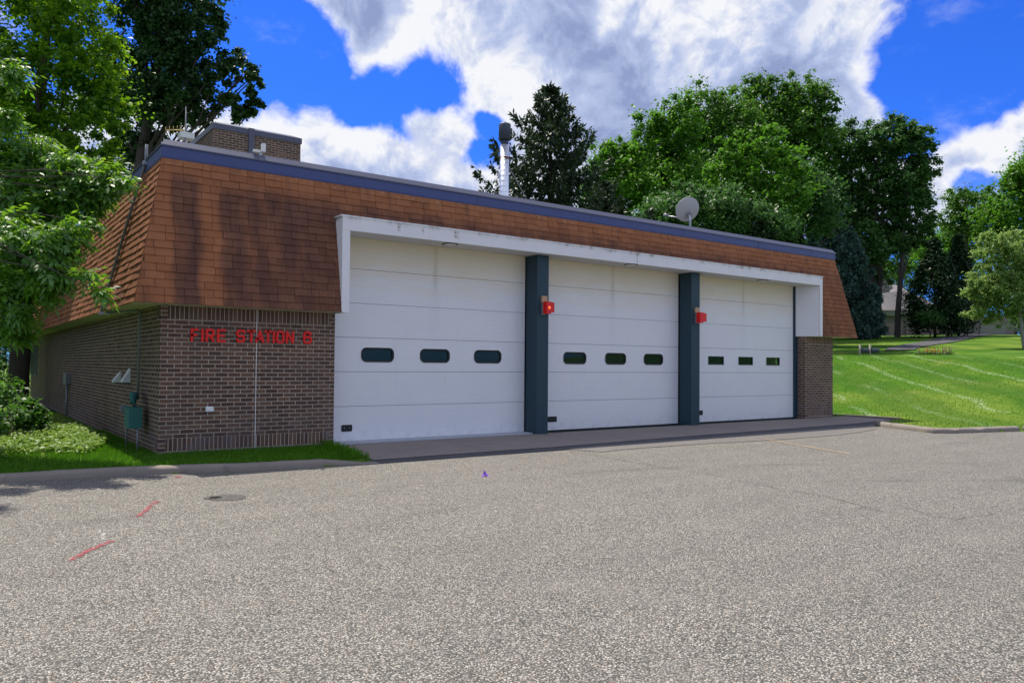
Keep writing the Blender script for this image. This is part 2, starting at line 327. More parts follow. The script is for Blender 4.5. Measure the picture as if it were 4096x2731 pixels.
def leafmat(name, a, b, tr=.4, trc=None, spec=.35): return mat(name, lambda t: m_leaf(t, a, b, tr, trc, spec))
L_MAPLE = leafmat('leaf_maple', (.04, .14, .008), (.12, .28, .014), .5, ((.10, .28, .005), (.34, .55, .015)))
L_DARK = leafmat('leaf_dark', (.018, .05, .015), (.045, .11, .026), .3)
L_ASH = leafmat('leaf_ash', (.045, .15, .012), (.11, .26, .03), .45, ((.12, .34, .01), (.32, .55, .03)), .9)
L_WOOD = leafmat('leaf_wood', (.033, .11, .008), (.095, .21, .022), .4)
L_WOOD2 = leafmat('leaf_wood_bright', (.04, .14, .006), (.115, .27, .018), .45)
L_OAK = leafmat('leaf_oak', (.034, .10, .02), (.08, .185, .038), .35)
L_SPRUCE = leafmat('needle_spruce', (.014, .036, .012), (.045, .08, .025), .12)
L_BLUE = leafmat('needle_blue', (.03, .07, .058), (.10, .17, .14), .15)
L_CEDAR = leafmat('leaf_cedar', (.008, .032, .008), (.02, .06, .012), .15)
L_BIRCH = leafmat('leaf_birch', (.10, .20, .035), (.27, .38, .10), .45)
L_BUSH = leafmat('leaf_bush', (.03, .10, .01), (.08, .2, .02), .4, None, .6)
L_COVER = leafmat('leaf_cover', (.10, .2, .02), (.24, .36, .06), .35)
L_BLADE = leafmat('grass_blade', (.035, .13, .004), (.11, .25, .010), .4, ((.05, .2, .005), (.15, .38, .01)), .2)
BARK = plain('bark', (.07, .055, .045), .9, .25, 5., bs=.6); BARKG = plain('bark_grey', (.12, .11, .095), .9, .25, 6., bs=.5); BARKP = plain('bark_pale', (.3, .28, .24), .85, .25, 6., bs=.4)
M_STEEL = plain('painted_steel', (.018, .05, .07), .45, .12, 2.)
M_FASCIA = plain('fascia_metal', (.055, .075, .20), .4, .07, 1.2); M_COPING = plain('coping_metal', (.10, .105, .15), .4, .08, 1.5)
M_GREY = plain('grey_metal', (.22, .23, .24), .4, .12, 8., metal=.3); M_GALV = plain('galvanised', (.45, .47, .5), .35, .12, 12., metal=.7)
M_RED = plain('red_sign_paint', (.85, .012, .006), .4, .08, 9.); M_WHITE = plain('white_plastic', (.75, .75, .72), .5, .06, 9.)
M_SOFFIT = plain('soffit_board', (.62, .58, .45), .7, .08, 3.); M_SILL = plain('painted_sill', (.42, .45, .5), .8, .25, 5.)
M_BLACK = plain('black_rubber', (.012, .016, .015), .5, .1, 9.); M_TAN = plain('tan_box', (.5, .33, .2), .7, .08, 9.)
M_TEAL = plain('meter_teal', (.03, .15, .13), .5, .12, 7.); M_YEL = plain('yellow_guard', (.45, .42, .03), .6, .1, 7.)

def worn(name, col, keep):
    def f(t):
        o = t.obj(); v = t.n('ShaderNodeTexVoronoi', {'Vector': o, 'Scale': 80.}); n = t.noise(o, 30., 4.); a = t.m('ADD', t.sep(v.outputs[1])[0], t.m('MULTIPLY', t.m('SUBTRACT', n, .5), 1.2))
        b = t.bsdf(col, .85, v.outputs[0], .4, .006); t.out(t.n('ShaderNodeMixShader', {0: t.rng(a, 1 - keep - .15, 1 - keep + .15), 1: t.n('ShaderNodeBsdfTransparent').outputs[0], 2: b}).outputs[0])
    return mat(name, f)
M_PAINTR = worn('red_marking', (.34, .075, .085), .48); M_PAINTW = worn('white_marking', (.5, .5, .48), .35); M_PAINTY = worn('yellow_marking', (.5, .34, .16), .5)
M_CRACK = plain('crack_fill', (.12, .11, .10), .95, .3, 20.); M_INT = plain('interior_wall', (.2, .22, .2), .8, .1, 2.)
M_ROOFG = plain('roof_membrane', (.12, .12, .12), .9, .15, 2.); M_PURPLE = plain('purple_plastic', (.25, .08, .6), .35, .1, 9.)
def m_glass(t):
    g = t.n('ShaderNodeBsdfGlossy', {0: (.6, .8, .76, 1), 1: .03}).outputs[0]; tr = t.n('ShaderNodeBsdfTransparent', {0: (.22, .42, .38, 1)}).outputs[0]
    di = t.n('ShaderNodeBsdfDiffuse', {0: (.03, .055, .05, 1)}).outputs[0]
    a = t.n('ShaderNodeMixShader', {0: .35, 1: tr, 2: di}).outputs[0]
    fr = t.m('MULTIPLY', t.n('ShaderNodeFresnel', {0: 1.5}).outputs[0], .9)
    t.out(t.n('ShaderNodeMixShader', {0: fr, 1: a, 2: g}).outputs[0])
mat('door_glass', m_glass); GLASS = MATS['door_glass']
def m_lens(t):
    b = t.n('ShaderNodeBsdfPrincipled', {'Base Color': (.5, .003, .002, 1), 'Roughness': .3, 'Emission Color': (1, .01, .0, 1), 'Emission Strength': .06}); t.out(b.outputs[0])
mat('red_lens', m_lens); LENS = MATS['red_lens']
def m_glow(t): t.out(t.n('ShaderNodeEmission', {0: (1, .12, .04, 1), 1: 1.6}).outputs[0])
mat('lamp_glow', m_glow); GLOW = MATS['lamp_glow']

# ------------------------------------------------------------------ ground
LOT = [(-40, -1.2), (-6, -1.6), (-2.14, -1.8), (-.9, -1.8), (-.26, -2.02), (.63, -2.27), (1.79, -2.35), (2.5, -2.4), (2.72, -1.0), (2.85, .02), (17.05, .02), (18.5, .02), (19.2, .02), (19.3, -1.55),
       (17.2, -1.95), (16.6, -2.35), (16.2, -3.1), (15.87, -4.15), (16.15, -4.32), (18.74, -4.95), (30, -7.4), (60, -13.), (60, -60), (-40, -60)]
def inside(px, py, poly):
    ins = np.zeros(px.shape, bool); n = len(poly)
    for i in range(n):
        x0, y0 = poly[i]; x1, y1 = poly[(i + 1) % n]
        if y0 == y1: continue
        c = ((y0 > py) != (y1 > py)) & (px < (x1 - x0) * (py - y0) / (y1 - y0) + x0); ins ^= c
    return ins
def sdist(px, py, poly):
    d = np.full(px.shape, 1e9); n = len(poly)
    for i in range(n):
        a = np.array(poly[i]); b = np.array(poly[(i + 1) % n]); ab = b - a
        t = np.clip(((px - a[0]) * ab[0] + (py - a[1]) * ab[1]) / (ab @ ab), 0, 1)
        d = np.minimum(d, np.hypot(px - a[0] - t * ab[0], py - a[1] - t * ab[1]))
    return d
def sstep(x, a, b): x = np.clip((x - a) / (b - a), 0, 1); return x * x * (3 - 2 * x)
def hill(x, y):
    x = np.asarray(x, float); y = np.asarray(y, float); dx, dy = x - CP[0], y - CP[1]; r = np.hypot(dx, dy); az = np.degrees(np.arctan2(dy, dx))
    r0 = 22.5 + np.clip(az - 20, 0, 40) * .28
    k = (r - r0) / (42 - r0)
    z1 = 2.15 * np.clip(sstep(k, -.12, 1.12) * .45 + np.clip(k, 0, 1) * .55, 0, 1)
    dip = .45 * np.exp(-((r - 49) / 4.) ** 2) * sstep(az, 21.5, 25)
    z2 = np.interp(r, [0, 42, 47, 53, 60, 75, 90, 120, 200, 4000], [0, 0, .12, .3, .7, 1.75, 2.7, 3.6, 5, 5])
    h = z1 + z2 - dip
    w = sstep(az, 80, 60) * sstep(az, -70, -30); w = sstep(80 - az, 0, 30) * sstep(az, -60, -20)
    und = .05 * np.sin(x * .31 + 1) * np.sin(y * .27) * sstep(r, 24, 35)
    return h * w + und
def terr(x, y): return hill(x, y)
def grid_axis(segs):
    out = []
    for a, b, s in segs: out += list(np.arange(a, b, s))
    return np.array(out + [segs[-1][1]])
gx = grid_axis([(-1200, -200, 120), (-200, -60, 14), (-60, -8, 2.), (-8, 4, .15), (4, 15, .5), (15, 32, .17), (32, 70, .8), (70, 160, 3), (160, 400, 20), (400, 1500, 100)])
gy = grid_axis([(-1200, -200, 120), (-200, -60, 14), (-60, -14, 2.), (-14, 3, .16), (3, 30, .6), (30, 70, 1.2), (70, 160, 4), (160, 400, 20), (400, 1500, 100)])
GX, GY = np.meshgrid(gx, gy); sdv = sdist(GX, GY, LOT); ins = inside(GX, GY, LOT)
sdv = np.where(ins, -sdv, sdv); GZ = terr(GX, GY)
GZ = np.where(sdv < 0.02, np.minimum(GZ, lotz(GY) - .12), GZ)
infoot = (GX > .05) & (GX < 18.4) & (GY > .05) & (GY < 21.9); GZ = np.where(infoot, -.3, GZ)
mat('lawn', m_grass)
nx, ny = len(gx), len(gy); idx = np.arange(nx * ny).reshape(ny, nx)
FF = np.stack([idx[:-1, :-1], idx[:-1, 1:], idx[1:, 1:], idx[1:, :-1]], -1).reshape(-1, 4)
lawn = meshnp('ground', np.stack([GX, GY, GZ], -1).reshape(-1, 3), FF, MATS['lawn'], smooth=True); setp(lawn, kind='structure')
def sheet(name, poly, zf, m, sub=0, noisy=0.):
    P = []
    n = len(poly)
    for i in range(n):
        a, b = np.array(poly[i], float), np.array(poly[(i + 1) % n], float); k = max(1, int(np.linalg.norm(b - a) / .3)) if noisy else 1
        for j in range(k):
            q = a + (b - a) * j / k
            if noisy and j: q = q + rng.normal(0, noisy, 2)
            P.append(q)
    me = bpy.data.meshes.new(name); me.from_pydata([(p[0], p[1], zf(p[0], p[1])) for p in P], [], [tuple(range(len(P)))]); me.materials.append(m)
    o = bpy.data.objects.new(name, me); COL.objects.link(o); return setp(o, kind='structure')
sheet('parking_lot', LOT, lambda x, y: lotz(y), MATS['lot_asphalt'])
STRIP = [(2.6, -.05), (2.6, -2.42), (4.6, -2.42), (6.1, -2.5), (6.45, -3.05), (6.9, -2.98), (7.6, -2.95), (9.0, -3.02), (10.5, -3.2), (12.6, -3.32), (14.2, -3.2), (15.6, -2.9), (16.7, -2.25), (17.3, -1.9), (19.1, -1.5), (19.2, -.05)]
sheet('asphalt_strip', [(2.72, -.9), (2.52, -2.3), (2.56, -2.45)] + STRIP[2:4] + [(6.5, -2.42), (16.6, -2.2), (17.3, -1.9), (19.1, -1.5), (19.2, -.05), (2.85, -.05)], lambda x, y: lotz(y) + .004, MATS['dark_asphalt'], noisy=.012)
sheet('asphalt_patch', [(6.15, -2.43)] + STRIP[4:14] + [(17.25, -1.92), (16.6, -2.17), (6.5, -2.38)], lambda x, y: lotz(y) + .008, MATS['patch_asphalt'], noisy=.012)
sheet('apron_slab', [(2.86, .0), (2.74, -.9), (2.62, -2.12), (4.99, -2.08), (6.23, -2.1), (8.3, -1.98), (10.37, -1.88), (13.06, -1.84), (16.85, -1.69), (19.17, -1.4), (19.17, -.0)], lambda x, y: lotz(y) + .012, MATS['concrete'], noisy=.006)
for x in (7.46, 12.27, 4.9, 9.9, 14.6): sheet('slab_joint', [(x, -.02), (x, -1.8), (x + .012, -1.8), (x + .012, -.02)], lambda x_, y: lotz(y) + .016, M_CRACK)
def kerb(name, pts, w, h, side, endz=None):
    """rounded kerb swept along a line; side=+1 puts the body left of the travel direction"""
    P = [];
    for i in range(len(pts) - 1):
        a, b = np.array(pts[i]), np.array(pts[i + 1]); k = max(1, int(np.linalg.norm(b - a) / .12))
        for j in range(k): P.append(a + (b - a) * j / k)
    P.append(np.array(pts[-1])); P = np.array(P)
    for _ in range(3): P[1:-1] = P[1:-1] * .5 + (P[:-2] + P[2:]) * .25
    T = np.gradient(P, axis=0); T /= np.linalg.norm(T, axis=1)[:, None]; N = np.stack([-T[:, 1], T[:, 0]], 1) * side
    prof = [(0, -.06), (.004, .55), (.03, .86), (.07, .97), (.12, 1.), (w - .03, 1.), (w, .9), (w + .01, -.2)]
    V = []; L = len(P); wob = np.convolve(rng.normal(0, 1, L + 8), np.ones(5) / 5, 'same')[4:-4]
    for i in range(L):
        e = 1.
        if endz: e = np.clip((L - 1 - i) * .12 / endz, .12, 1)
        chip = .75 if rng.random() < .05 else 1
        for k, (o, q) in enumerate(prof):
            hh = h * e * q * (1 + .05 * wob[i]) * (chip if 1 < k < 4 else 1); off = o + rng.normal(0, .003) + .006 * wob[i]
            x, y = P[i] + N[i] * off; V.append((x, y, lotz(P[i][1]) + hh + (rng.normal(0, .003) if k > 1 else 0)))
    n = len(prof); F = [(i * n + k, i * n + k + 1, (i + 1) * n + k + 1, (i + 1) * n + k) for i in range(L - 1) for k in range(n - 1)]
    if side > 0: F = [f[::-1] for f in F]
    o = meshnp(name, V, F, MATS['kerb_concrete'], smooth=True); return setp(o, kind='structure')
kerb('kerb', [(-40, -1.2), (-6, -1.6), (-2.14, -1.8), (-.9, -1.8), (-.26, -2.02), (.63, -2.27), (1.79, -2.35), (2.55, -2.42)], .15, .10, 1, .8)
kerb('kerb', [(60, -13.), (30, -7.4), (18.74, -4.95), (16.15, -4.34), (15.86, -4.15), (16.2, -3.1), (16.6, -2.35), (17.2, -1.95), (19.2, -1.5)], .18, .12, -1, 2.6)
mb = MB(); mb.prism([(19.17, .6), (19.17, -1.6), (19.33, -1.62), (19.33, .6)], 'z', -.1, .035); setp(mb.build('kerb', MATS['kerb_concrete'], bevel=.01), kind='structure')

def strip(name, px, w, m, lift=.006, jit=.0):
    P = [lotpt(*p)[:2] if p[0] > 100 or p[1] > 100 else np.array(p) for p in px]; Q = []
    for i in range(len(P) - 1):
        k = max(1, int(np.linalg.norm(P[i + 1] - P[i]) / .08))
        for j in range(k): Q.append(P[i] + (P[i + 1] - P[i]) * j / k + rng.normal(0, jit, 2))
    Q.append(P[-1]); Q = np.array(Q); T = np.gradient(Q, axis=0); T /= np.linalg.norm(T, axis=1)[:, None]; N = np.stack([-T[:, 1], T[:, 0]], 1); V = []; F = []
    for i, q in enumerate(Q):
        ww = w * (.7 + .6 * rng.random()) / 2
        for s in (-1, 1):
            x, y = q + N[i] * s * ww; V.append((x, y, lotz(y) + lift))
        if i: F.append((2 * i - 2, 2 * i - 1, 2 * i + 1, 2 * i))
    return setp(meshnp(name, V, F, m), kind='structure')
V2 = 1.7415
strip('asphalt_crack', [(x * V2, y * V2) for x, y in [(1312, 1037), (1420, 1055), (1500, 1070), (1610, 1086), (1700, 1104), (1800, 1125), (1900, 1140), (2030, 1176)]], .012, M_CRACK, .005, .014)
strip('asphalt_crack', [(x * V2, y * V2) for x, y in [(1650, 1022), (1760, 1040), (1900, 1058), (2050, 1075), (2250, 1090)]], .009, M_CRACK, .005, .012)
strip('asphalt_crack', [(x * V2, y * V2) for x, y in [(2060, 1160), (2180, 1192), (2290, 1180)]], .009, M_CRACK, .005, .014)
strip('painted_line', [(3060, 1757), (3200, 1783), (3395, 1816)], .07, M_PAINTY, .012)
strip('painted_mark', [(551, 2066), (580, 2046), (596, 2028), (630, 2004)], .06, M_PAINTR, .006, .004)
strip('painted_mark', [(278, 2244), (330, 2215), (385, 2188), (452, 2163)], .055, M_PAINTR, .006, .004)
strip('painted_mark', [(704, 1913), (722, 1904)], .06, M_PAINTR, .006)
strip('painted_mark', [(400, 2120), (412, 2145), (425, 2160)], .03, M_PAINTW, .005, .01)
for cx, cy, rx in ((910, 1990, .20), (850, 1991, .10)):
    c = lotpt(cx, cy); P = [(c[0] + rx * math.cos(a) * rng.uniform(.93, 1.05), c[1] + rx * 1. * math.sin(a) * rng.uniform(.93, 1.05)) for a in np.linspace(0, 2 * math.pi, 26)[:-1]]
    sheet('repair_patch', P, lambda x, y: lotz(y) + .005, mat('cover_asphalt', lambda t: m_asphalt(t, ((.04, .04, .04), (.11, .105, .1), (.22, .21, .2)), 92.)), noisy=.004)
# driveway and street draped on the lawn
def drape(name, Lp, Rp, m, n=24, lift=.05):
    Lp, Rp = np.array(Lp), np.array(Rp)
    def res(P): s = np.r_[0, np.cumsum(np.linalg.norm(np.diff(P, axis=0), axis=1))]; q = np.linspace(0, s[-1], n); return np.stack([np.interp(q, s, P[:, 0]), np.interp(q, s, P[:, 1])], 1)
    a, b = res(Lp), res(Rp); V = []; F = []; K = 5
    for i in range(n):
        for j in range(K):
            p = a[i] + (b[i] - a[i]) * j / (K - 1); V.append((p[0], p[1], float(terr(p[0], p[1])) + lift))
    for i in range(n - 1):
        for j in range(K - 1): o = i * K + j; F.append((o, o + 1, o + K + 1, o + K))
    return setp(meshnp(name, V, F, m, smooth=True), kind='structure')
def hit(px, py):
    d = ray(px, py)
    for Z in np.arange(24, 140, .1):
        p = CP + d * Z
        if p[2] < float(terr(p[0], p[1])): return p[:2]
    return (CP + d * 90)[:2]
def rz(px, Z, y=1400): return at(px, y, Z)[:2]
drape('driveway', [rz(3535, 50), rz(3555, 53), rz(3613, 57), rz(3725, 66), rz(3835, 75), rz(3850, 84)], [rz(3660, 50), rz(3676, 53), rz(3761, 57), rz(3881, 66), rz(3965, 75), rz(3990, 84)], MATS['dark_asphalt'])

# ------------------------------------------------------------------ fire station
FS = empty('fire_station', (0, 0, 0), 'single-storey brick fire station with brown shingle mansard roof and three tall white doors', 'fire station')
def part(mb, name, m, parent=FS, bevel=0., attr=None, origin=None): return mb.build(name, m, parent, bevel, attr, origin)
ZS, YE, ZF, ZT = 2.32, -.373, 4.64, 4.94
part(MB().box(0, 2.87, 0, .28, -.2, ZS), 'brick_wall', MATS['brick_front'])
mbp = MB().box(17.07, 18.46, 0, .28, -.2, ZS); part(mbp, 'brick_wall', MATS['brick_pier'])
part(MB().box(.003, .28, .281, 22, -.2, ZS), 'brick_wall', MATS['brick_plain'])
part(MB().box(18.18, 18.457, .281, 1.70, -.2, ZS).box(18.18, 18.457, 1.95, 22, -.2, ZS).box(18.18, 18.457, 1.70, 1.95, -.2, 1.2).box(18.18, 18.457, 1.70, 1.95, 2.1, ZS), 'brick_wall', MATS['brick_plain'])
# the narrow opening in the right wall is seen through the third door's last pane
part(MB().box(.281, 18.17, 21.7, 22, -.2, ZS), 'brick_wall', MATS['brick_plain'])
part(MB().box(-.006, 2.873, -.012, .29, -.2, .03).box(-.014, .02, .29, 22.01, -.2, .0), 'foundation', plain('foundation_concrete', (.2, .19, .18), .9, .2, 6.))
part(MB().box(.29, 18.17, .35, 21.69, -.25, .0), 'floor_slab', M_INT)
# expansion joint line on the front wall
part(MB().box(1.483, 1.494, -.004, .01, .03, 2.315), 'expansion_joint', M_WHITE)
# soffits under the eaves
for b_ in ((-.43, 2.83, YE + .01, -.001), (-.43, -.001, 0, 22.3), (17.36, 19.15, YE + .01, -.001), (18.465, 19.15, 0, 22.3)): part(MB().box(*b_, ZS, ZS + .02), 'eave_soffit', M_SOFFIT)
# inner shell behind the mansard
part(MB().box(-.0, 18.66, .32, 22, 3.80, 4.6), 'roof_deck', M_ROOFG)
for b_ in ((.05, 2.90, .1, .3), (17.38, 18.6, .1, .3), (.05, .25, .3, 22), (18.3, 18.5, .3, 22), (.25, 18.3, 21.7, 21.9)): part(MB().box(*b_, ZS + .03, 3.79), 'upper_wall', M_INT)
# mansard of separate shingle tabs
EX = (-.444, 19.156); TX = (-.007, 18.67); TY = .066; YB = (22.3, 21.86)
def shingles(p0, p1, q0, q1, rows, cut=None, tab=.29, seed=1, out=None):
    """p0-p1 eave line, q0-q1 top line (same direction); cut(row_z) -> list of kept (s0,s1) along the eave axis"""
    r = np.random.default_rng(seed); M = MB(); att = []
    p0, p1, q0, q1 = map(lambda a: np.array(a, float), (p0, p1, q0, q1)); ax = (p1 - p0) / np.linalg.norm(p1 - p0)
    up = (q0 - p0); up = up - ax * (up @ ax); nrm = np.cross(ax, up); nrm /= np.linalg.norm(nrm)
    def pt(s, h):      # s metres along the eave axis from p0, h 0..1 up the slope
        return p0 + ax * s + up * h
    L = (p1 - p0) @ ax; a1 = (q0 - p0) @ ax; b1 = (q1 - p0) @ ax
    for k in range(rows):
        h0, h1 = k / rows, (k + 1.18) / rows
        h1 = min(h1, 1.0)
        l0, l1 = a1 * h0, L + (b1 - L) * h0; u0, u1 = a1 * min(1, h1), L + (b1 - L) * min(1, h1)
        zz = p0[2] + up[2] * (k + .5) / rows
        for c0, c1 in (cut(zz) if cut else [(-1e9, 1e9)]):
            s = (k % 2) * tab * .5 + r.uniform(-.02, .02) - tab
            while s < L + tab:
                s2 = s + tab * r.choice([.5, 1, 1, 1]) if True else s
                a, b = max(s, l0, c0), min(s2 - .006, l1, c1)
                if b - a > .015:
                    ta, tb = max(a, u0), min(b, u1)
                    if a == l0: ta = u0
                    if b == l1: tb = u1
                    if tb > ta:
                        o0 = .016 + r.uniform(-.004, .007); o1 = .002; j = r.uniform(-.006, .006) / 2.3
                        A, B = pt(a, h0 + j) + nrm * (o0 + r.uniform(-.003, .003)), pt(b, h0 + j) + nrm * o0; C, D = pt(tb, h1) + nrm * o1, pt(ta, h1) + nrm * o1
                        A2, B2 = pt(a, h0 + j) , pt(b, h0 + j)
                        v = r.random() ; M.face([A, B, C, D]); M.face([A2, B2, B, A]); M.face([B2, pt(tb, h1), C, B]); M.face([A, D, pt(ta, h1), A2]); att += [v] * 4
                s = s2
    return M, att
def cutf(z):
    return [(0, 2.825 + .444), (17.356 + .444, 30)] if z < 4.0 else [(-1e9, 1e9)]
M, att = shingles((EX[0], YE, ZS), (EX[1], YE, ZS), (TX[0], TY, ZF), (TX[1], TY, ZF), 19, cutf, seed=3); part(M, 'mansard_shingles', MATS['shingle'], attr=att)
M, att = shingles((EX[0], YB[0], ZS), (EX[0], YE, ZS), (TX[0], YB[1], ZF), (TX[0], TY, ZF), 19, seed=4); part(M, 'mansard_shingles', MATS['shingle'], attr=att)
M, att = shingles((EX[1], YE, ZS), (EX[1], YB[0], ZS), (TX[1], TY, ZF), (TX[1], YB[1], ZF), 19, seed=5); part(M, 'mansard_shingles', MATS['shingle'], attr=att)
# solid backing of the mansard
bk = MB()
def ym(z): return YE + (TY - YE) * (z - ZS) / (ZF - ZS)
def xm(z): return EX[0] + (TX[0] - EX[0]) * (z - ZS) / (ZF - ZS)
def xr(z): return EX[1] + (TX[1] - EX[1]) * (z - ZS) / (ZF - ZS)
ZC = 4.0
bk.face([(EX[0], YE, ZS), (2.825, YE, ZS), (2.825, ym(ZC), ZC), (xm(ZC), ym(ZC), ZC)]); bk.face([(17.356, YE, ZS), (EX[1], YE, ZS), (xr(ZC), ym(ZC), ZC), (17.356, ym(ZC), ZC)])
bk.face([(xm(ZC), ym(ZC), ZC), (xr(ZC), ym(ZC), ZC), (TX[1], TY, ZF), (TX[0], TY, ZF)])
bk.face([(EX[0], YB[0], ZS), (EX[0], YE, ZS), (TX[0], TY, ZF), (TX[0], YB[1], ZF)]); bk.face([(EX[1], YE, ZS), (EX[1], YB[0], ZS), (TX[1], YB[1], ZF), (TX[1], TY, ZF)])
bk.face([(EX[1], YB[0], ZS), (EX[0], YB[0], ZS), (TX[0], YB[1], ZF), (TX[1], YB[1], ZF)])
part(bk, 'mansard_backing', plain('shingle_felt', (.06, .03, .022), .95, .1))
# metal fascia and sloped coping around the roof edge
def ringprofile(prof, name, m):
    M = MB()
    # prof: (inset, z) going up the outside; rectangle at inset 0 = (TX0,TY)-(TX1,YB1)
    def rect(i): return [(TX[0] + i, TY + i), (TX[1] - i, TY + i), (TX[1] - i, YB[1] - i), (TX[0] + i, YB[1] - i)]
    for (i0, z0), (i1, z1) in zip(prof[:-1], prof[1:]):
        A, B = rect(i0), rect(i1)
        for k in range(4):
            k2 = (k + 1) % 4; M.face([(*A[k], z0), (*A[k2], z0), (*B[k2], z1), (*B[k], z1)])
    return part(M, name, m)
ringprofile([(.05, 4.63), (-.012, 4.63), (-.018, 4.66), (-.016, 4.822), (.05, 4.822)], 'fascia', M_FASCIA)
ringprofile([(.0, 4.824), (-.034, 4.818), (-.034, 4.838), (.05, 4.94), (.30, 4.94), (.32, 4.6)], 'coping', M_COPING)
for x in (2.9, 5.9, 8.95, 12.0, 15.0, 17.4): part(MB().box(x, x + .006, TY - .024, TY, 4.645, 4.825), 'fascia_seam', M_COPING)
# white portal frame round the doors
tr = MB()
tr.box(2.825, 17.356, YE, YE + .05, 3.75, 3.985)
tr.prism([(YE - .014, 3.985), (-.03, 3.985), (-.03, 4.02), (YE - .014, 4.012)], 'x', 2.80, 17.37)
part(tr, 'portal_header', MATS['white_trim'])
tr = MB(); tr.box(2.826, 2.97, YE + .001, YE + .05, ZS - .002, 3.749)
tr.prism([(YE + .051, ZS), (YE + .051, 3.98), (ym(3.98) + .01, 3.98), (ym(ZS) + .06, ZS)], 'x', 2.827, 2.86)
tr.box(2.90, 2.969, YE + .052, .29, ZS, 3.749); part(tr, 'portal_jamb', MATS['white_trim'])
tr = MB(); tr.box(17.23, 17.354, YE + .001, YE + .05, ZS - .002, 3.749); tr.prism([(17.23, YE + .051), (17.354, YE + .051), (17.354, .238), (16.975, .238)], 'z', ZS - .001, 3.748); part(tr, 'portal_jamb', MATS['white_trim'])
part(MB().box(2.86, 17.2, YE + .052, .34, 3.751, 3.79), 'portal_soffit', plain('portal_soffit_paint', (.62, .61, .6), .7, .08, 2.))
sj = MB()
for x in (9.98,): sj.box(x, x + .008, YE - .003, YE, 3.75, 3.985)
part(sj, 'header_joint', M_CRACK)
for x, y in ((5.12, -.19), (9.94, -.22), (14.9, -.16)):
    L = empty if False else None
    d = MB(); N_ = 28; d.tube([(x, y, 3.752), (x, y, 3.735)], .155, N_); o = part(d, 'soffit_light', plain('bronze_trim', (.12, .10, .07), .5, .1)); d2 = MB(); d2.tube([(x, y, 3.7345), (x, y, 3.731)], .12, N_); d2.build('light_lens', M_WHITE, FS).parent = o
# steel columns, end jamb
cols = []
for x0, x1 in ((7.31, 7.615), (12.12, 12.425)):
    cols.append(part(MB().box(x0, x1, -.121, .26, -.06, 3.749), 'steel_column', M_STEEL, bevel=.008))
part(MB().box(16.94, 17.068, .24, .34, -.05, 3.749), 'steel_jamb', M_STEEL)
part(MB().box(2.86, 7.31, .0, .34, -.12, .016), 'door_sill', M_SILL)
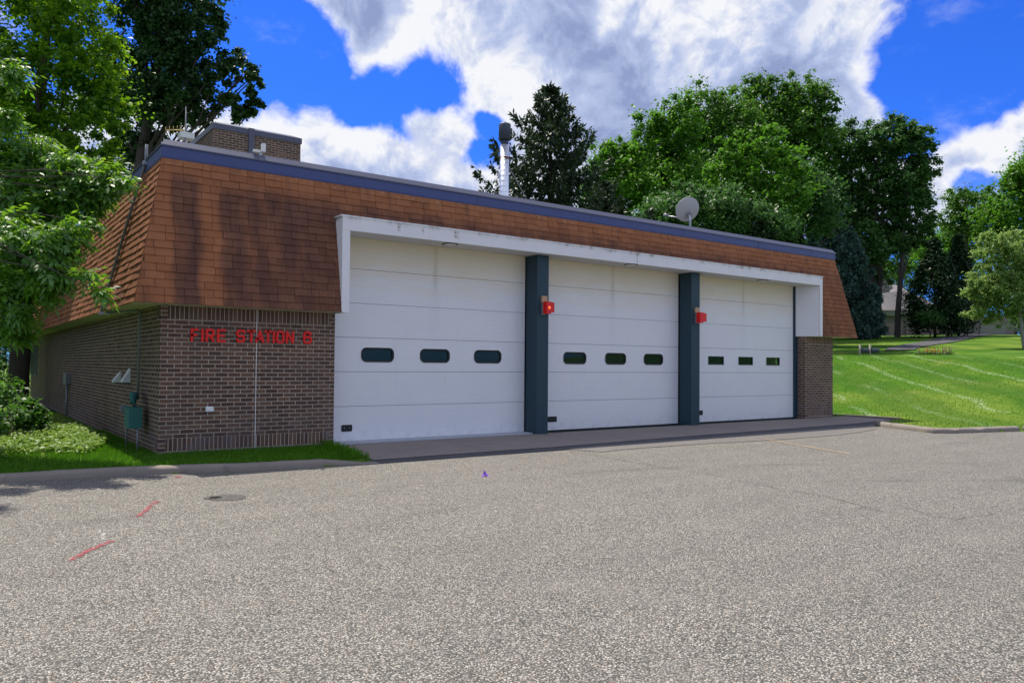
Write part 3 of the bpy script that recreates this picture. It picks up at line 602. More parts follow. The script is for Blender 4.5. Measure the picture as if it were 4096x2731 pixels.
# overhead doors
ZL = [.018, .650, 1.282, 1.914, 2.546, 3.178, 3.80]
def rrect(x0, x1, z0, z1, r, n=8):
    P = []
    for cx, cz, a0 in ((x1 - r, z1 - r, 0), (x0 + r, z1 - r, 90), (x0 + r, z0 + r, 180), (x1 - r, z0 + r, 270)):
        for k in range(n + 1): a = R_(a0 + 90 * k / n); P.append((cx + r * math.cos(a), cz + r * math.sin(a)))
    return P
WIN = [[(3.52, 4.19), (4.76, 5.43), (6.015, 6.69)], [(8.38, 9.05), (9.635, 10.30), (10.895, 11.56)], [(13.248, 13.865), (14.475, 15.085), (15.685, 16.29)]]
PULL = [(3.148, 3.357), (7.95, 8.20), (12.80, 13.037)]
DX = [(2.875, 7.305), (7.62, 12.115), (12.43, 16.938)]
for di, ((x0, x1), wins, pl) in enumerate(zip(DX, WIN, PULL)):
    cx = (x0 + x1) / 2; D = MB(); zw0, zw1 = (1.467, 1.728) if di < 2 else (1.49, 1.700)
    def sec(a, b, c, d): D.box(a - cx, b - cx, .30, .345, c, d)
    for k in range(6):
        z0, z1 = ZL[k] + (.0035 if k else .0), ZL[k + 1] - .0035
        if k == 2:
            xs = [x0] + [v for w in wins for v in w] + [x1]
            for i in range(0, 8, 2): sec(xs[i], xs[i + 1], z0, z1)
            for w in wins: sec(*w, z0, zw0); sec(*w, zw1, z1)
            if di < 2:    # rounded corners of the openings
                for w in wins:
                    r = .10
                    for sx, xc in ((1, w[0]), (-1, w[1])):
                        for sz, zc in ((1, zw0), (-1, zw1)):
                            arc = [(xc + sx * (r - r * math.cos(a)), zc + sz * (r - r * math.sin(a))) for a in np.linspace(0, math.pi / 2, 7)]
                            poly = [(xc, zc)] + arc; poly = [(p[0] - cx, p[1]) for p in poly]
                            if sx * sz < 0: poly = poly[::-1]
                            D.prism(poly, 'y', .3005, .344)
        else: sec(x0, x1, z0, z1)
    D.box(x0 - cx + .01, x1 - cx - .01, .335, .35, .01, 3.8)      # dark seam backing would be the hinge rail
    door = D.build('overhead_door', MATS['door_white'], FS, origin=(cx, 0, 0)) if False else None
    # the backing must not close the window openings: build without it
    D.f = D.f[:-6]; D.uv = D.uv[:-24]; D.sm = D.sm[:-6]
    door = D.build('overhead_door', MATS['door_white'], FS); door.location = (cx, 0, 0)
    door['label'] = ['widest-looking white overhead door beside the brick wall with rounded windows', 'middle white overhead door between the two dark columns', 'white overhead door beside the brick pier with square windows'][di]
    S = MB().box(x0 - cx + .01, x1 - cx - .01, .29, .34, -.012, .018); s = S.build('bottom_seal', M_BLACK); s.parent = door
    for z in ZL[1:-1]:
        s = MB().box(x0 - cx + .01, x1 - cx - .01, .325, .34, z - .003, z + .003).build('section_seam', M_BLACK); s.parent = door
    for w in wins:
        a, b = w[0] - cx, w[1] - cx; r = .10 if di < 2 else .008; wd = .03 if di < 2 else .02
        O = rrect(a - .006, b + .006, zw0 - .006, zw1 + .006, r + .006); I = rrect(a + wd, b - wd, zw0 + wd, zw1 - wd, max(.004, r - wd)); n = len(O); G = MB()
        for i in range(n):
            j = (i + 1) % n
            G.face([(O[i][0], .293, O[i][1]), (O[j][0], .293, O[j][1]), (I[j][0], .297, I[j][1]), (I[i][0], .297, I[i][1])][::-1], sm=False)
            G.face([(O[i][0], .293, O[i][1]), (O[j][0], .293, O[j][1]), (O[j][0], .315, O[j][1]), (O[i][0], .315, O[i][1])])
            G.face([(I[i][0], .297, I[i][1]), (I[j][0], .297, I[j][1]), (I[j][0], .33, I[j][1]), (I[i][0], .33, I[i][1])])
        g = G.build('window_frame', M_BLACK); g.parent = door
        B = rrect(a - .016, b + .016, zw0 - .016, zw1 + .016, r + .016); G = MB()
        for i in range(n):
            j = (i + 1) % n; G.face([(B[i][0], .294, B[i][1]), (B[j][0], .294, B[j][1]), (O[j][0], .291, O[j][1]), (O[i][0], .291, O[i][1])]); G.face([(B[i][0], .294, B[i][1]), (B[j][0], .294, B[j][1]), (B[j][0], .301, B[j][1]), (B[i][0], .301, B[i][1])])
        g = G.build('window_bead', M_WHITE); g.parent = door
        G = MB(); G.face([(p[0], .318, p[1]) for p in I]); g = G.build('window_pane', GLASS); g.parent = door
    G = MB(); G.prism([(p[0] - cx, p[1]) for p in rrect(pl[0], pl[1], .195, .315, .02, 4)], 'y', .288, .302)
    g = G.build('door_handle', M_BLACK); g.parent = door
    if di == 0:
        for xx in (3.2, 3.3): g = MB().tube([(xx - cx, .287, .262), (xx - cx, .28, .262)], .008, 8).build('handle_screw', M_GALV); g.parent = door
# dim interior things seen through the panes: strip lights hung under the deck
for x, y in ((4.2, 6), (9.5, 9), (14.2, 5)):
    part(MB().box(x - .08, x + .08, y, y + 1.2, 3.6, 3.66), 'strip_light', mat('tube_light', lambda t: t.out(t.n('ShaderNodeEmission', {0: (.9, 1, .9, 1), 1: 1.5}).outputs[0])))
# alarm lights on the columns (bracket box + red lamp)
for (xa, xb, lab) in ((7.44, 7.68, 'lit red alarm light on the left dark column'), (12.26, 12.54, 'red alarm light on the right dark column')):
    e = empty('alarm_light', (xa, -.15, 2.6), lab, 'alarm light', 'red alarm lights on the columns')
    e['label'] = lab
    MB().box(xa - .04, xa + .10, -.175, -.122, 2.755, 2.885).build('mounting_box', M_TAN, e, bevel=.006)
    MB().box(xa - .03, xa + .06, -.16, -.122, 2.49, 2.755).build('back_plate', M_GREY, e, bevel=.004)
    MB().box(xa + .0, xa + .12, -.28, -.161, 2.512, 2.765).build('lamp_housing', LENS, e, bevel=.012)
    MB().box(xa + .121, xb - .01, -.25, -.123, 2.545, 2.755).build('red_lens', LENS, e, bevel=.02)
    if 'left' in lab:
        MB().tube([(xa + .07, -.281, 2.64), (xa + .07, -.288, 2.64)], .028, 14).build('bulb', GLOW, e)
# lettering: FIRE STATION 6
def stroke(M, pts, w, y0=-.035, y1=-.012, close=False):
    for i in range(len(pts) - (0 if close else 1)):
        a, b = Vector(pts[i]), Vector(pts[(i + 1) % len(pts)]); d = (b - a).normalized(); n = Vector((-d[1], d[0])) * w / 2; e = d * w * .5
        yy = y0 - .0006 * i
        # butt strokes with square ends; chamfered corners come from the point lists
        P = [a - e * .8 - n, b + e * .8 - n, b + e * .8 + n, a - e * .8 + n]
        M.prism([(p[0], p[1]) for p in P], 'y', yy, y1)
LET = {'F': [[(0, 0), (0, 1), (1, 1)], [(0, .52), (.8, .52)]], 'I': [[(.5, 0), (.5, 1)]], 'R': [[(0, 0), (0, 1), (.85, 1), (1, .88), (1, .6), (.85, .48), (0, .48)], [(.5, .48), (1, 0)]],
       'E': [[(1, 0), (0, 0), (0, 1), (1, 1)], [(0, .5), (.85, .5)]], 'S': [[(0, .2), (.18, 0), (.82, 0), (1, .2), (1, .36), (.82, .5), (.18, .5), (0, .64), (0, .84), (.18, 1), (.82, 1), (1, .84)]],
       'T': [[(0, 1), (1, 1)], [(.5, 0), (.5, 1)]], 'A': [[(0, 0), (.5, 1), (1, 0)], [(.2, .3), (.8, .3)]], 'O': [[(.2, 0), (.8, 0), (1, .18), (1, .82), (.8, 1), (.2, 1), (0, .82), (0, .18), (.2, 0)]],
       'N': [[(0, 0), (0, 1), (1, 0), (1, 1)]], '6': [[(.95, .82), (.8, 1), (.2, 1), (0, .82), (0, .18), (.2, 0), (.8, 0), (1, .18), (1, .4), (.8, .55), (.02, .55)]]}
for ch, xa, xb in (('F', .437, .558), ('I', .598, .634), ('R', .665, .804), ('E', .839, .984), ('S', 1.145, 1.292), ('T', 1.318, 1.463), ('A', 1.458, 1.611), ('T', 1.606, 1.736), ('I', 1.749, 1.79), ('O', 1.807, 1.950), ('N', 1.977, 2.117), ('6', 2.281, 2.435)):
    M = MB(); w = .036; zb = 1.755 + .006 * (xa - .437) + w / 2; hh = .212 - w
    for st in LET[ch]:
        pts = [(xa + w / 2 + u * (xb - xa - w), zb + v * hh) for u, v in st]
        stroke(M, pts, w)
    o = part(M, 'sign_letter', M_RED)
# hose bib cover
part(MB().prism([(0, .645), (.0, .72), (-.03, .725), (-.055, .69), (-.055, .645)], 'x', .685, .80), 'wall_outlet', M_WHITE, bevel=.004)
# things on the left wall
e = empty('gas_meter', (-.15, 1.0, 0), 'teal gas meter with grey regulator and riser pipe on the shaded side wall', 'gas meter')
MB().box(-.30, -.10, .72, 1.12, .36, .70).build('meter_body', M_TEAL, e, bevel=.03)
MB().tube([(-.2, .85, .69), (-.2, .85, .80), (-.18, 1.05, .86), (-.12, 1.2, .88), (-.1, 1.28, .84)], .035, 10).build('meter_piping', M_TEAL, e)
MB().tube([(-.18, 1.05, .74), (-.18, 1.05, .93)], [.05, .06], 12).build('valve_body', M_TEAL, e)
MB().tube([(-.26, 1.30, .65), (-.26, 1.42, .65)], .065, 18).build('regulator', M_GREY, e)
MB().box(-.26, -.21, 1.24, 1.31, .33, .58).build('yellow_sleeve', M_YEL, e, bevel=.01)
MB().tube([(-.235, 1.28, -.05), (-.235, 1.28, .6)], .016, 8).build('supply_pipe', M_GREY, e)
MB().tube([(-.16, .74, -.05), (-.16, .74, .4)], .018, 8).build('support_leg', M_GREY, e)
MB().tube([(-.07, 1.28, .8), (-.07, 1.28, 2.26), (-.08, 1.32, 2.285), (-.2, 1.8, 2.29), (-.39, 2.38, 2.30)], .022, 10).build('riser_pipe', M_GREY, e)
e = empty('roof_conduit', (-.42, 2.3, 2.3), 'thin grey conduit pipe climbing the left mansard from eave to roof edge', 'conduit pipe')
MB().tube([(-.50, 2.33, 2.27), (-.475, 2.31, 2.40), (-.06, 1.33, 4.62), (-.03, 1.2, 4.80), (-.03, 1.17, 5.08)], .025, 10).build('pipe', M_GREY, e)
MB().box(-.53, -.44, 2.28, 2.38, 2.25, 2.30).build('pipe_clamp', M_GALV, e); MB().box(-.08, -.0, 1.16, 1.24, 4.74, 4.80).build('pipe_clamp', M_GALV, e)
MB().tube([(-.50, 2.33, 2.262), (-.36, 2.15, 2.262)], .012, 8).build('bracket_arm', M_GALV, e)
for y0, y1, lab in ((3.34, 3.99, 'smaller far white wedge-shaped vent hood on side wall'), (2.45, 3.2, 'nearer white wedge-shaped vent hood beside the gas pipe')):
    e = empty('vent_hood', (-.02, y0, 1.05), lab, 'vent hood', 'white vent hoods on the side wall')
    z0, z1 = (1.04, 1.24) if y0 > 3 else (1.06, 1.31)
    ya_, yb_ = (3.24, 3.44) if y0 > 3 else (2.32, 2.52); M = MB(); M.prism([(-.002, z1), (-.002, z0), (-.13, z0), (-.13, z0 + .03)], 'y', ya_, yb_); M.build('hood', M_WHITE, e, bevel=.004)
    MB().box(-.11, -.02, ya_ + .03, yb_ - .03, z0 - .02, z0 + .0).build('hood_throat', M_BLACK, e)
e = empty('utility_box', (-.05, 11.3, .8), 'small grey electrical box far along the shaded side wall', 'utility box')
MB().box(-.12, -.002, 10.35, 10.9, .84, 1.12).build('box_body', M_GREY, e, bevel=.01); MB().tube([(-.06, 10.6, -.1), (-.06, 10.6, .84)], .03, 8).build('conduit', M_GREY, e)
for y0 in (19.6, 21.0):
    w_ = part(MB().box(-.02, -.001, y0, y0 + .8, .95, 1.95), 'window', M_BLACK)
    fr_ = MB().prism([(y0 - .05, .9), (y0 + .85, .9), (y0 + .85, .95), (y0 - .05, .95)], 'x', -.03, -.0015).prism([(y0 - .05, .951), (y0, .951), (y0, 2.0), (y0 - .05, 2.)], 'x', -.03, -.0015).prism([(y0 + .8, .951), (y0 + .85, .951), (y0 + .85, 2.0), (y0 + .8, 2.)], 'x', -.03, -.0015); f_ = fr_.build('window_frame', M_GREY); f_.parent = w_
# brick tower on the roof
PX0, PX1, PY0, PY1, PZ = 3.3, 5.83, 9.6, 17., 8.02
part(MB().box(PX0, PX1, PY0, PY1, 4.6, PZ - .0), 'roof_tower', MATS['brick_plain'])
cp = MB(); a = .0
def rr(i): return [(PX0 + i, PY0 + i), (PX1 - i, PY0 + i), (PX1 - i, PY1 - i), (PX0 + i, PY1 - i)]
for (i0, z0), (i1, z1) in zip([(.001, PZ - .0), (-.03, PZ), (-.03, PZ + .16), (.22, PZ + .27)], [(-.03, PZ), (-.03, PZ + .16), (.22, PZ + .27), (.3, PZ + .27)]):
    A, B = rr(i0), rr(i1)
    for k in range(4): k2 = (k + 1) % 4; cp.face([(*A[k], z0), (*A[k2], z0), (*B[k2], z1), (*B[k], z1)])
cp.face([(*p, PZ + .27) for p in rr(.3)]); part(cp, 'tower_coping', M_COPING)
xd = onp(1004, 560, (0, 1, 0), PY0)[0]; part(MB().box(xd - .08, xd + .08, PY0 - .07, PY0 - .002, 4.7, PZ + .18), 'tower_downpipe', M_COPING)

# ------------------------------------------------------------------ things on the roof
def atl(px, py, Z): return at(px, py, Z)
Z = 25.; b = at(2017, 759, Z); zt = at(2017, 495, Z)[2]; sx, sy = b[0], b[1]
e = empty('exhaust_stack', (sx, sy, 4.6), 'tall shiny steel exhaust stack with a dark cylindrical cap on the roof', 'exhaust stack')
zc = at(2017, 559, Z)[2]; zn = at(2017, 580, Z)[2]
MB().tube([(sx, sy, 4.6), (sx, sy, zn)], .148, 24).build('pipe', mat('corrugated_steel', lambda t: t.out(t.bsdf(t.mix(t.box(t.m('FRACT', t.m('DIVIDE', t.sep(t.obj())[2], .17)), .95, 1.1, .02), (.85, .87, .9), (.25, .27, .3)), .38, t.m('SINE', t.m('MULTIPLY', t.sep(t.obj())[2], 37.)), .2, .01, .5, 1.))), e)
MB().tube([(sx, sy, zn), (sx, sy, zc)], .125, 20).build('neck', plain('cap_metal', (.05, .065, .09), .45, .1), e)
MB().tube([(sx, sy, zc), (sx, sy, zt - .02), (sx, sy, zt)], [.195, .195, .18], 26).build('rain_cap', MATS['cap_metal'], e)
zb_ = at(2017, 632, Z)[2]; MB().tube([(sx, sy, zb_ - .02), (sx, sy, zb_ + .02)], .162, 20).build('clamp_band', plain('rust', (.2, .08, .04), .8, .2), e)
for q in ((sx - 1.9, sy - .8, 4.65), (sx + 1.6, sy - 1.0, 4.65), (sx + .1, sy + 2, 4.65)): MB().tube([(sx, sy, zb_), q], .006, 5).build('guy_wire', M_GALV, e)
# satellite dish, seen from behind
Z = 23.7; c = Vector(at(2750, 838, Z)); e = empty('satellite_dish', (c.x + .05, c.y + .1, 4.6), 'round grey satellite dish seen from behind above the roof edge', 'satellite dish')
fd = Vector((.25, .9, .42)).normalized()     # the dish looks south, away from the camera
ux = fd.cross(Vector((0, 0, 1))).normalized(); uy = ux.cross(fd).normalized(); D = MB(); R0 = .40; K = 36; J = 7
ring = [[c + (ux * math.cos(2 * math.pi * k / K) + uy * math.sin(2 * math.pi * k / K) * .95) * (R0 * j / J) + fd * (.10 * (j / J) ** 2 - .1) for k in range(K)] for j in range(J + 1)]
for j in range(J):
    for k in range(K):
        k2 = (k + 1) % K; P = [ring[j][k], ring[j][k2], ring[j + 1][k2], ring[j + 1][k]]
        D.face(P if j else [ring[0][0], ring[1][k2], ring[1][k]], sm=True); D.face([p + fd * .012 for p in (P if j else [ring[0][0], ring[1][k2], ring[1][k]])][::-1], sm=True)
for k in range(K): k2 = (k + 1) % K; D.face([ring[J][k], ring[J][k2], ring[J][k2] + fd * .012, ring[J][k] + fd * .012])
D.build('reflector', plain('dish_grey', (.42, .42, .42), .6, .08, 4.), e)
pv = c - fd * .12 - uy * .12; MB().tube([pv + fd * .03, pv, pv - fd * .06], [.075, .09, .06], 14).build('back_bracket', M_GREY, e)
mt = Vector((pv.x + .05, pv.y - .02, 4.6)); MB().tube([mt, mt + Vector((0, 0, (pv.z - 4.6) * .85)), pv - fd * .04], .032, 10).build('mast', M_GALV, e)
fp = Vector(at(2690, 858, Z)) + Vector((0, .25, 0)); MB().tube([pv - uy * .14, fp], .018, 8).build('feed_arm', M_GALV, e); MB().tube([fp - Vector((0, .06, 0)), fp + Vector((0, .08, .04))], [.04, .05], 10).build('feed_horn', M_GREY, e)
# antenna mast by the tower
Z = 19.; tp = at(744, 428, Z); e = empty('antenna_mast', (tp[0], tp[1], 4.6), 'thin grey roof antenna mast with small yellow boom antenna', 'antenna')
MB().tube([(tp[0], tp[1], 4.6), (tp[0], tp[1], tp[2] * .5 + 2.9), (tp[0], tp[1], tp[2])], [.03, .022, .012], 8).build('mast', M_GREY, e)
p = at(742, 521, Z); q = at(662, 521, Z); ya = MB().tube([p, q], .014, 6); dv = Vector(q) - Vector(p)
for k in range(6):
    o_ = Vector(p) + dv * (k / 5.2 + .03); l = .26 - .02 * k; ya.tube([o_ - Vector((0, 0, l / 2)), o_ + Vector((0, 0, l / 2))], .006, 5)
ya.build('boom_antenna', plain('brass_paint', (.5, .36, .1), .5, .1), e)
p = at(742, 533, Z); MB().box(p[0] - .12, p[0] + .2, p[1] - .05, p[1] + .25, p[2] - .12, p[2] + .02).build('radio_box', M_WHITE, e, bevel=.01)
p = at(775, 525, Z); MB().tube([at(744, 524, Z), p, at(757, 500, Z)], .01, 6).build('side_antenna', M_GREY, e)
# small white lamp on the coping
p = onp(1043, 612, (0, 1, 0), .14); e = empty('roof_floodlight', (p[0], .15, 4.94), 'small white floodlight fixed on the roof edge before the brick tower', 'floodlight')
MB().box(p[0] - .02, p[0] + .02, .12, .16, 4.94, 5.0).build('stem', M_GALV, e); MB().box(p[0] + .0, p[0] + .06, .06, .14, 4.99, 5.13).build('lamp_head', M_WHITE, e, bevel=.01); MB().box(p[0] - .14, p[0] - .03, .07, .13, 4.97, 5.01).build('sensor', M_WHITE, e, bevel=.008)

# purple scrap on the lot
c = lotpt(1940, 1903); M = MB()
M.face([c + np.array(v) for v in ((-.07, -.01, .004), (.05, -.03, .005), (.055, .03, .02), (-.03, .03, .012))]); M.face([c + np.array(v) for v in ((-.03, 0, .01), (.02, -.01, .02), (.008, .0, .06), (-.012, .01, .07))])
M.face([c + np.array(v) for v in ((.02, -.02, .01), (.06, .02, .012), (.02, .02, .035))]); M.face([c + np.array(v) for v in ((-.05, .01, .006), (-.01, -.025, .02), (.01, .01, .035))])
o = M.build('litter', M_PURPLE); sld = o.modifiers.new('s', 'SOLIDIFY'); sld.thickness = .006; setp(o, 'small crumpled purple plastic scrap lying on the open asphalt', 'litter')

# ------------------------------------------------------------------ vegetation
def leaves(C, rad, n, size, asp=.55, flat=.5, elong=None, r=rng, shell=.55, clumpvar=.35):
    """n rhombic leaves spread around the cluster centres C (k,3) of radius rad (k,)"""
    k = len(C); i = r.integers(0, k, n); d = r.normal(size=(n, 3)); d /= np.linalg.norm(d, axis=1)[:, None]
    q = np.minimum(np.abs(r.normal(0, .62, n)), 1.7); off = d * (rad[i] * q)[:, None]; off[:, 2] *= .8
    P = C[i] + off
    nm = r.normal(size=(n, 3)); nm[:, 2] = np.abs(nm[:, 2]) + flat; nm += d * .6; nm /= np.linalg.norm(nm, axis=1)[:, None]
    a = r.normal(size=(n, 3)); a[:, 2] -= .4; a -= nm * (a * nm).sum(1)[:, None]; a /= np.linalg.norm(a, axis=1)[:, None]; b = np.cross(nm, a)
    s = size * r.uniform(.6, 1.25, n)[:, None]; w = s * asp
    fold = nm * s * .12
    V = np.stack([P - a * s * .5, P + b * w * .5 + fold, P + a * s * .5, P - b * w * .5 + fold], 1).reshape(-1, 3)
    cv = r.random(k); var = np.clip(cv[i] * clumpvar * 1.4 + r.random(n) * (1 - clumpvar), 0, 1)
    return V, np.arange(4 * n).reshape(n, 4), var
def limb(M, a, b, r0, r1, sag=.1, n=5, r=rng):
    a, b = np.array(a), np.array(b); L = np.linalg.norm(b - a); P = []
    for k in range(n + 1):
        t = k / n; P.append(a + (b - a) * t + np.array([0, 0, -sag * L * math.sin(math.pi * t)]) + (r.normal(0, .02, 3) * L if 0 < k < n else 0))
    M.tube(P, [r0 + (r1 - r0) * k / n for k in range(n + 1)], 6, cap=False)
LEAFK = 1.6
def tree(name, label, cat, base, ells, leafm, nleaf_, size, bark=BARK, trunk_r=.25, group=None, cl=1., asp=.6, lean=None, trunks=1, clr=.16, extra=None, seed=0, limbs=18, trunktop=None):
    """base: (x,y) of the trunk; ells: crown lobes (centre xyz, rx, ry, rz)"""
    nleaf = int(nleaf_ * LEAFK); r = np.random.default_rng(seed + 11); gz = float(terr(base[0], base[1])); E = empty(name, (base[0], base[1], gz), label, cat, group)
    C = []; Rd = []; vol = [e[1] * e[2] + e[1] * e[3] for e in ells]; tot = sum(vol)
    for e, v in zip(ells, vol):
        k = max(8, int(cl * 190 * v / tot)); d = r.normal(size=(k, 3)); d /= np.linalg.norm(d, axis=1)[:, None]; q = r.uniform(.12, 1., k) ** .45
        ph = r.uniform(0, 6.28, 4); th = np.arctan2(d[:, 1], d[:, 0]); q = q * (1 + .16 * np.sin(3 * th + ph[0]) * np.sin(4 * d[:, 2] + ph[1]) + .12 * np.sin(6 * th + ph[2] + 5 * d[:, 2]))
        C.append(np.array(e[0]) + d * q[:, None] * np.array(e[1:4]) * r.uniform(.85, 1.12, k)[:, None]); Rd.append(np.full(k, clr * 1.2 * (e[1] + e[3])) * r.uniform(.5, 1.3, k))
    C = np.concatenate(C); Rd = np.concatenate(Rd)
    keep = C[:, 2] > gz + .6; C, Rd = C[keep], Rd[keep]
    V, F, var = leaves(C, Rd, nleaf, size, asp, r=r)
    M = MB(); top = max(e[0][2] + e[3] * .5 for e in ells); cxy = np.mean([e[0][:2] for e in ells], 0)
    if trunktop is not None: top = trunktop
    for t in range(trunks):
        bx = base[0] + (r.uniform(-.5, .5) if trunks > 1 else 0) * trunks * .6; by = base[1] + (r.uniform(-.5, .5) if trunks > 1 else 0) * trunks * .6
        tx, ty = (bx + (cxy[0] - base[0]) * .9, by + (cxy[1] - base[1]) * .9); P = []; n = 8
        for k in range(n + 1):
            u = k / n; P.append((bx + (tx - bx) * u ** 1.3 + r.normal(0, .04) * (k > 0), by + (ty - by) * u ** 1.3 + r.normal(0, .04) * (k > 0), gz - .2 + (top - gz + .2) * u))
        M.tube(P, [trunk_r * (1.15 - .95 * k / n) for k in range(n + 1)], 9, cap=False)
    for k in r.choice(len(C), min(limbs, len(C)), False):
        c = C[k]; u = np.clip((c[2] - gz) / (top - gz) - .22, .15, .85); s0 = np.array([base[0] + (cxy[0] - base[0]) * .9 * u ** 1.3, base[1] + (cxy[1] - base[1]) * .9 * u ** 1.3, gz + (top - gz) * u])
        limb(M, s0, c, trunk_r * .4 * (1.1 - u), trunk_r * .06, .05, r=r)
    M.build('trunk', bark, E); meshnp('crown', V, F, leafm, var, E)
    return E
def ell(px, py, rx, ry, Z, depth=None):
    c = at(px, py, Z); k = Z / FPX; return (c, rx * k, (depth or rx) * k, ry * k)
# --- near ash whose sprays hang in front of the left mansard
def ash():
    r = np.random.default_rng(5); base = (-4.9, 2.2); E = empty('ash_tree', (*base, 0), 'ash tree with long narrow leaves hanging in front of the left mansard', 'tree')
    anchors = [(60, 700, 12.5, 130), (200, 730, 12.5, 120), (330, 740, 12., 80), (420, 700, 12., 60), (480, 720, 11.8, 38), (300, 830, 12.2, 110), (150, 850, 12.4, 150), (30, 830, 12.6, 150), (250, 940, 12.2, 90), (100, 1000, 12.4, 150), (20, 1050, 12.6, 130), (230, 1080, 12., 75), (330, 1095, 11.8, 35), (385, 1165, 11.7, 30), (180, 1130, 12.1, 90), (60, 1160, 12.3, 90), (20, 1250, 12.2, 70), (80, 1240, 12.1, 40), (0, 600, 12.5, 90), (-150, 800, 12.8, 200), (-200, 500, 13, 200), (-100, 1100, 12.6, 160), (340, 890, 12.1, 40), (420, 770, 12., 45), (20, 470, 12.6, 60), (30, 290, 12.6, 70), (360, 800, 12.1, 60), (-400, 300, 13, 300), (-500, 800, 13, 300), (60, 930, 12.3, 120), (130, 620, 12.6, 130), (260, 660, 12.2, 90), (100, 780, 12.2, 150), (200, 1000, 12.2, 110), (120, 1080, 12.3, 120), (290, 760, 12.1, 80), (30, 1150, 12.5, 110), (60, 1320, 12.6, 70)]
    TW = MB(); Vs = []; var = []; trunk = np.array([-4.9, 2.2, 3.2])
    sprays = [(at(ax, ay, Z_), rr_ * Z_ / FPX) for ax, ay, Z_, rr_ in [(a_[0], a_[1], a_[2] - 1.4 * float(np.clip((a_[1] - 820) / 150, 0, 1)), a_[3]) for a_ in anchors]] + [(np.array(w_[:3]), w_[3]) for w_ in ((-2.2, 2.45, 9.4, .28), (-1.6, 2.4, 9.3, .2), (-2.55, 1.4, 9.5, .3), (-1.2, 2.5, 9.3, .12), (-3.6, 2, 8, 1.2))]
    for c, R in sprays:
        limb(TW, trunk + r.normal(0, .5, 3) + np.array([0, 0, 1.]) * max(0, c[2] - 5) * .6, c, .022, .004, -.05, r=r)
        ns = int(max(14, 205 * (R / .5) ** 1.7))
        for _ in range(ns):
            d = r.normal(size=3); d /= np.linalg.norm(d); p = c + d * R * .84 * r.random() ** .4 * np.array([1, 1, .9])
            ax_ = np.array([.55, -.45, -.35]) + r.normal(0, .5, 3); ax_ /= np.linalg.norm(ax_); L = r.uniform(.16, .26)
            sd_ = np.cross(ax_, [0, 0, 1]); sd_ /= np.linalg.norm(sd_) + 1e-6; sd_ = sd_ + r.normal(0, .25, 3); up = np.cross(sd_, ax_); vv = r.random()
            for j in range(4):
                for s in ((-1, 1) if j < 3 else (0,)):
                    o = p + ax_ * L * (j / 3.2); dr = ax_ * (.55 if s else 1) + sd_ * s * .8 + np.array([0, 0, -.25]) + r.normal(0, .12, 3); dr /= np.linalg.norm(dr); ll = r.uniform(.09, .15)
                    sw = np.cross(dr, up + r.normal(0, .4, 3)); sw /= np.linalg.norm(sw) + 1e-6; w = ll * .19
                    Vs += [o, o + dr * ll * .45 + sw * w, o + dr * ll + np.array([0, 0, -.012]), o + dr * ll * .45 - sw * w]; var.append(np.clip(vv * .6 + r.random() * .4, 0, 1))
    n = len(var); meshnp('crown', np.array(Vs), np.arange(4 * n).reshape(n, 4), L_ASH, var, E)
    TW.tube([(-4.9, 2.2, -.2), (-4.95, 2.25, 1.5), (-4.9, 2.2, 3.4), (-5, 2.1, 6), (-4.9, 2.3, 8)], [.22, .18, .16, .1, .04], 10); TW.build('trunk', BARK, E)
ash()
T = tree
T('maple_tree', 'bright yellow-green maple rising above the left mansard', 'tree', at(70, 1500, 25)[:2], [ell(150, 250, 330, 330, 24), ell(330, 150, 170, 260, 23), ell(380, 420, 130, 190, 23), ell(430, 330, 75, 90, 22.5), ell(60, 560, 330, 230, 24), ell(330, 620, 160, 120, 23), ell(480, 520, 45, 90, 22.7), ell(100, -150, 350, 250, 24), ell(-250, 300, 300, 400, 24)], L_MAPLE, 46000, .14, trunk_r=.28, seed=1, cl=2.4, clr=.11, asp=.75, limbs=30)
T('dark_tree', 'tall dark green tree behind the left mansard, reaching over the brick tower', 'tree', at(430, 1400, 38)[:2], [ell(560, 60, 150, 190, 38), ell(720, 80, 170, 200, 38), ell(640, 280, 200, 180, 38), ell(830, 230, 100, 110, 37), ell(870, 60, 45, 90, 37), ell(950, 280, 95, 80, 37), ell(1020, 330, 40, 60, 36.6), ell(900, 420, 120, 55, 37), ell(1010, 420, 55, 45, 36.7), ell(700, 420, 200, 90, 38), ell(520, 480, 140, 160, 39), ell(560, 620, 110, 110, 39), ell(640, -150, 250, 150, 38)], L_DARK, 42000, .23, trunk_r=.4, seed=2, cl=2.3, clr=.12, asp=.7, limbs=34)
T('screen_tree', 'dark leafy tree beyond the far end of the side wall', 'tree', at(-60, 1500, 44)[:2], [ell(0, 1250, 130, 230, 44), ell(-120, 1000, 200, 300, 44), ell(60, 1120, 120, 160, 46)], L_DARK, 9000, .25, trunk_r=.25, seed=3)
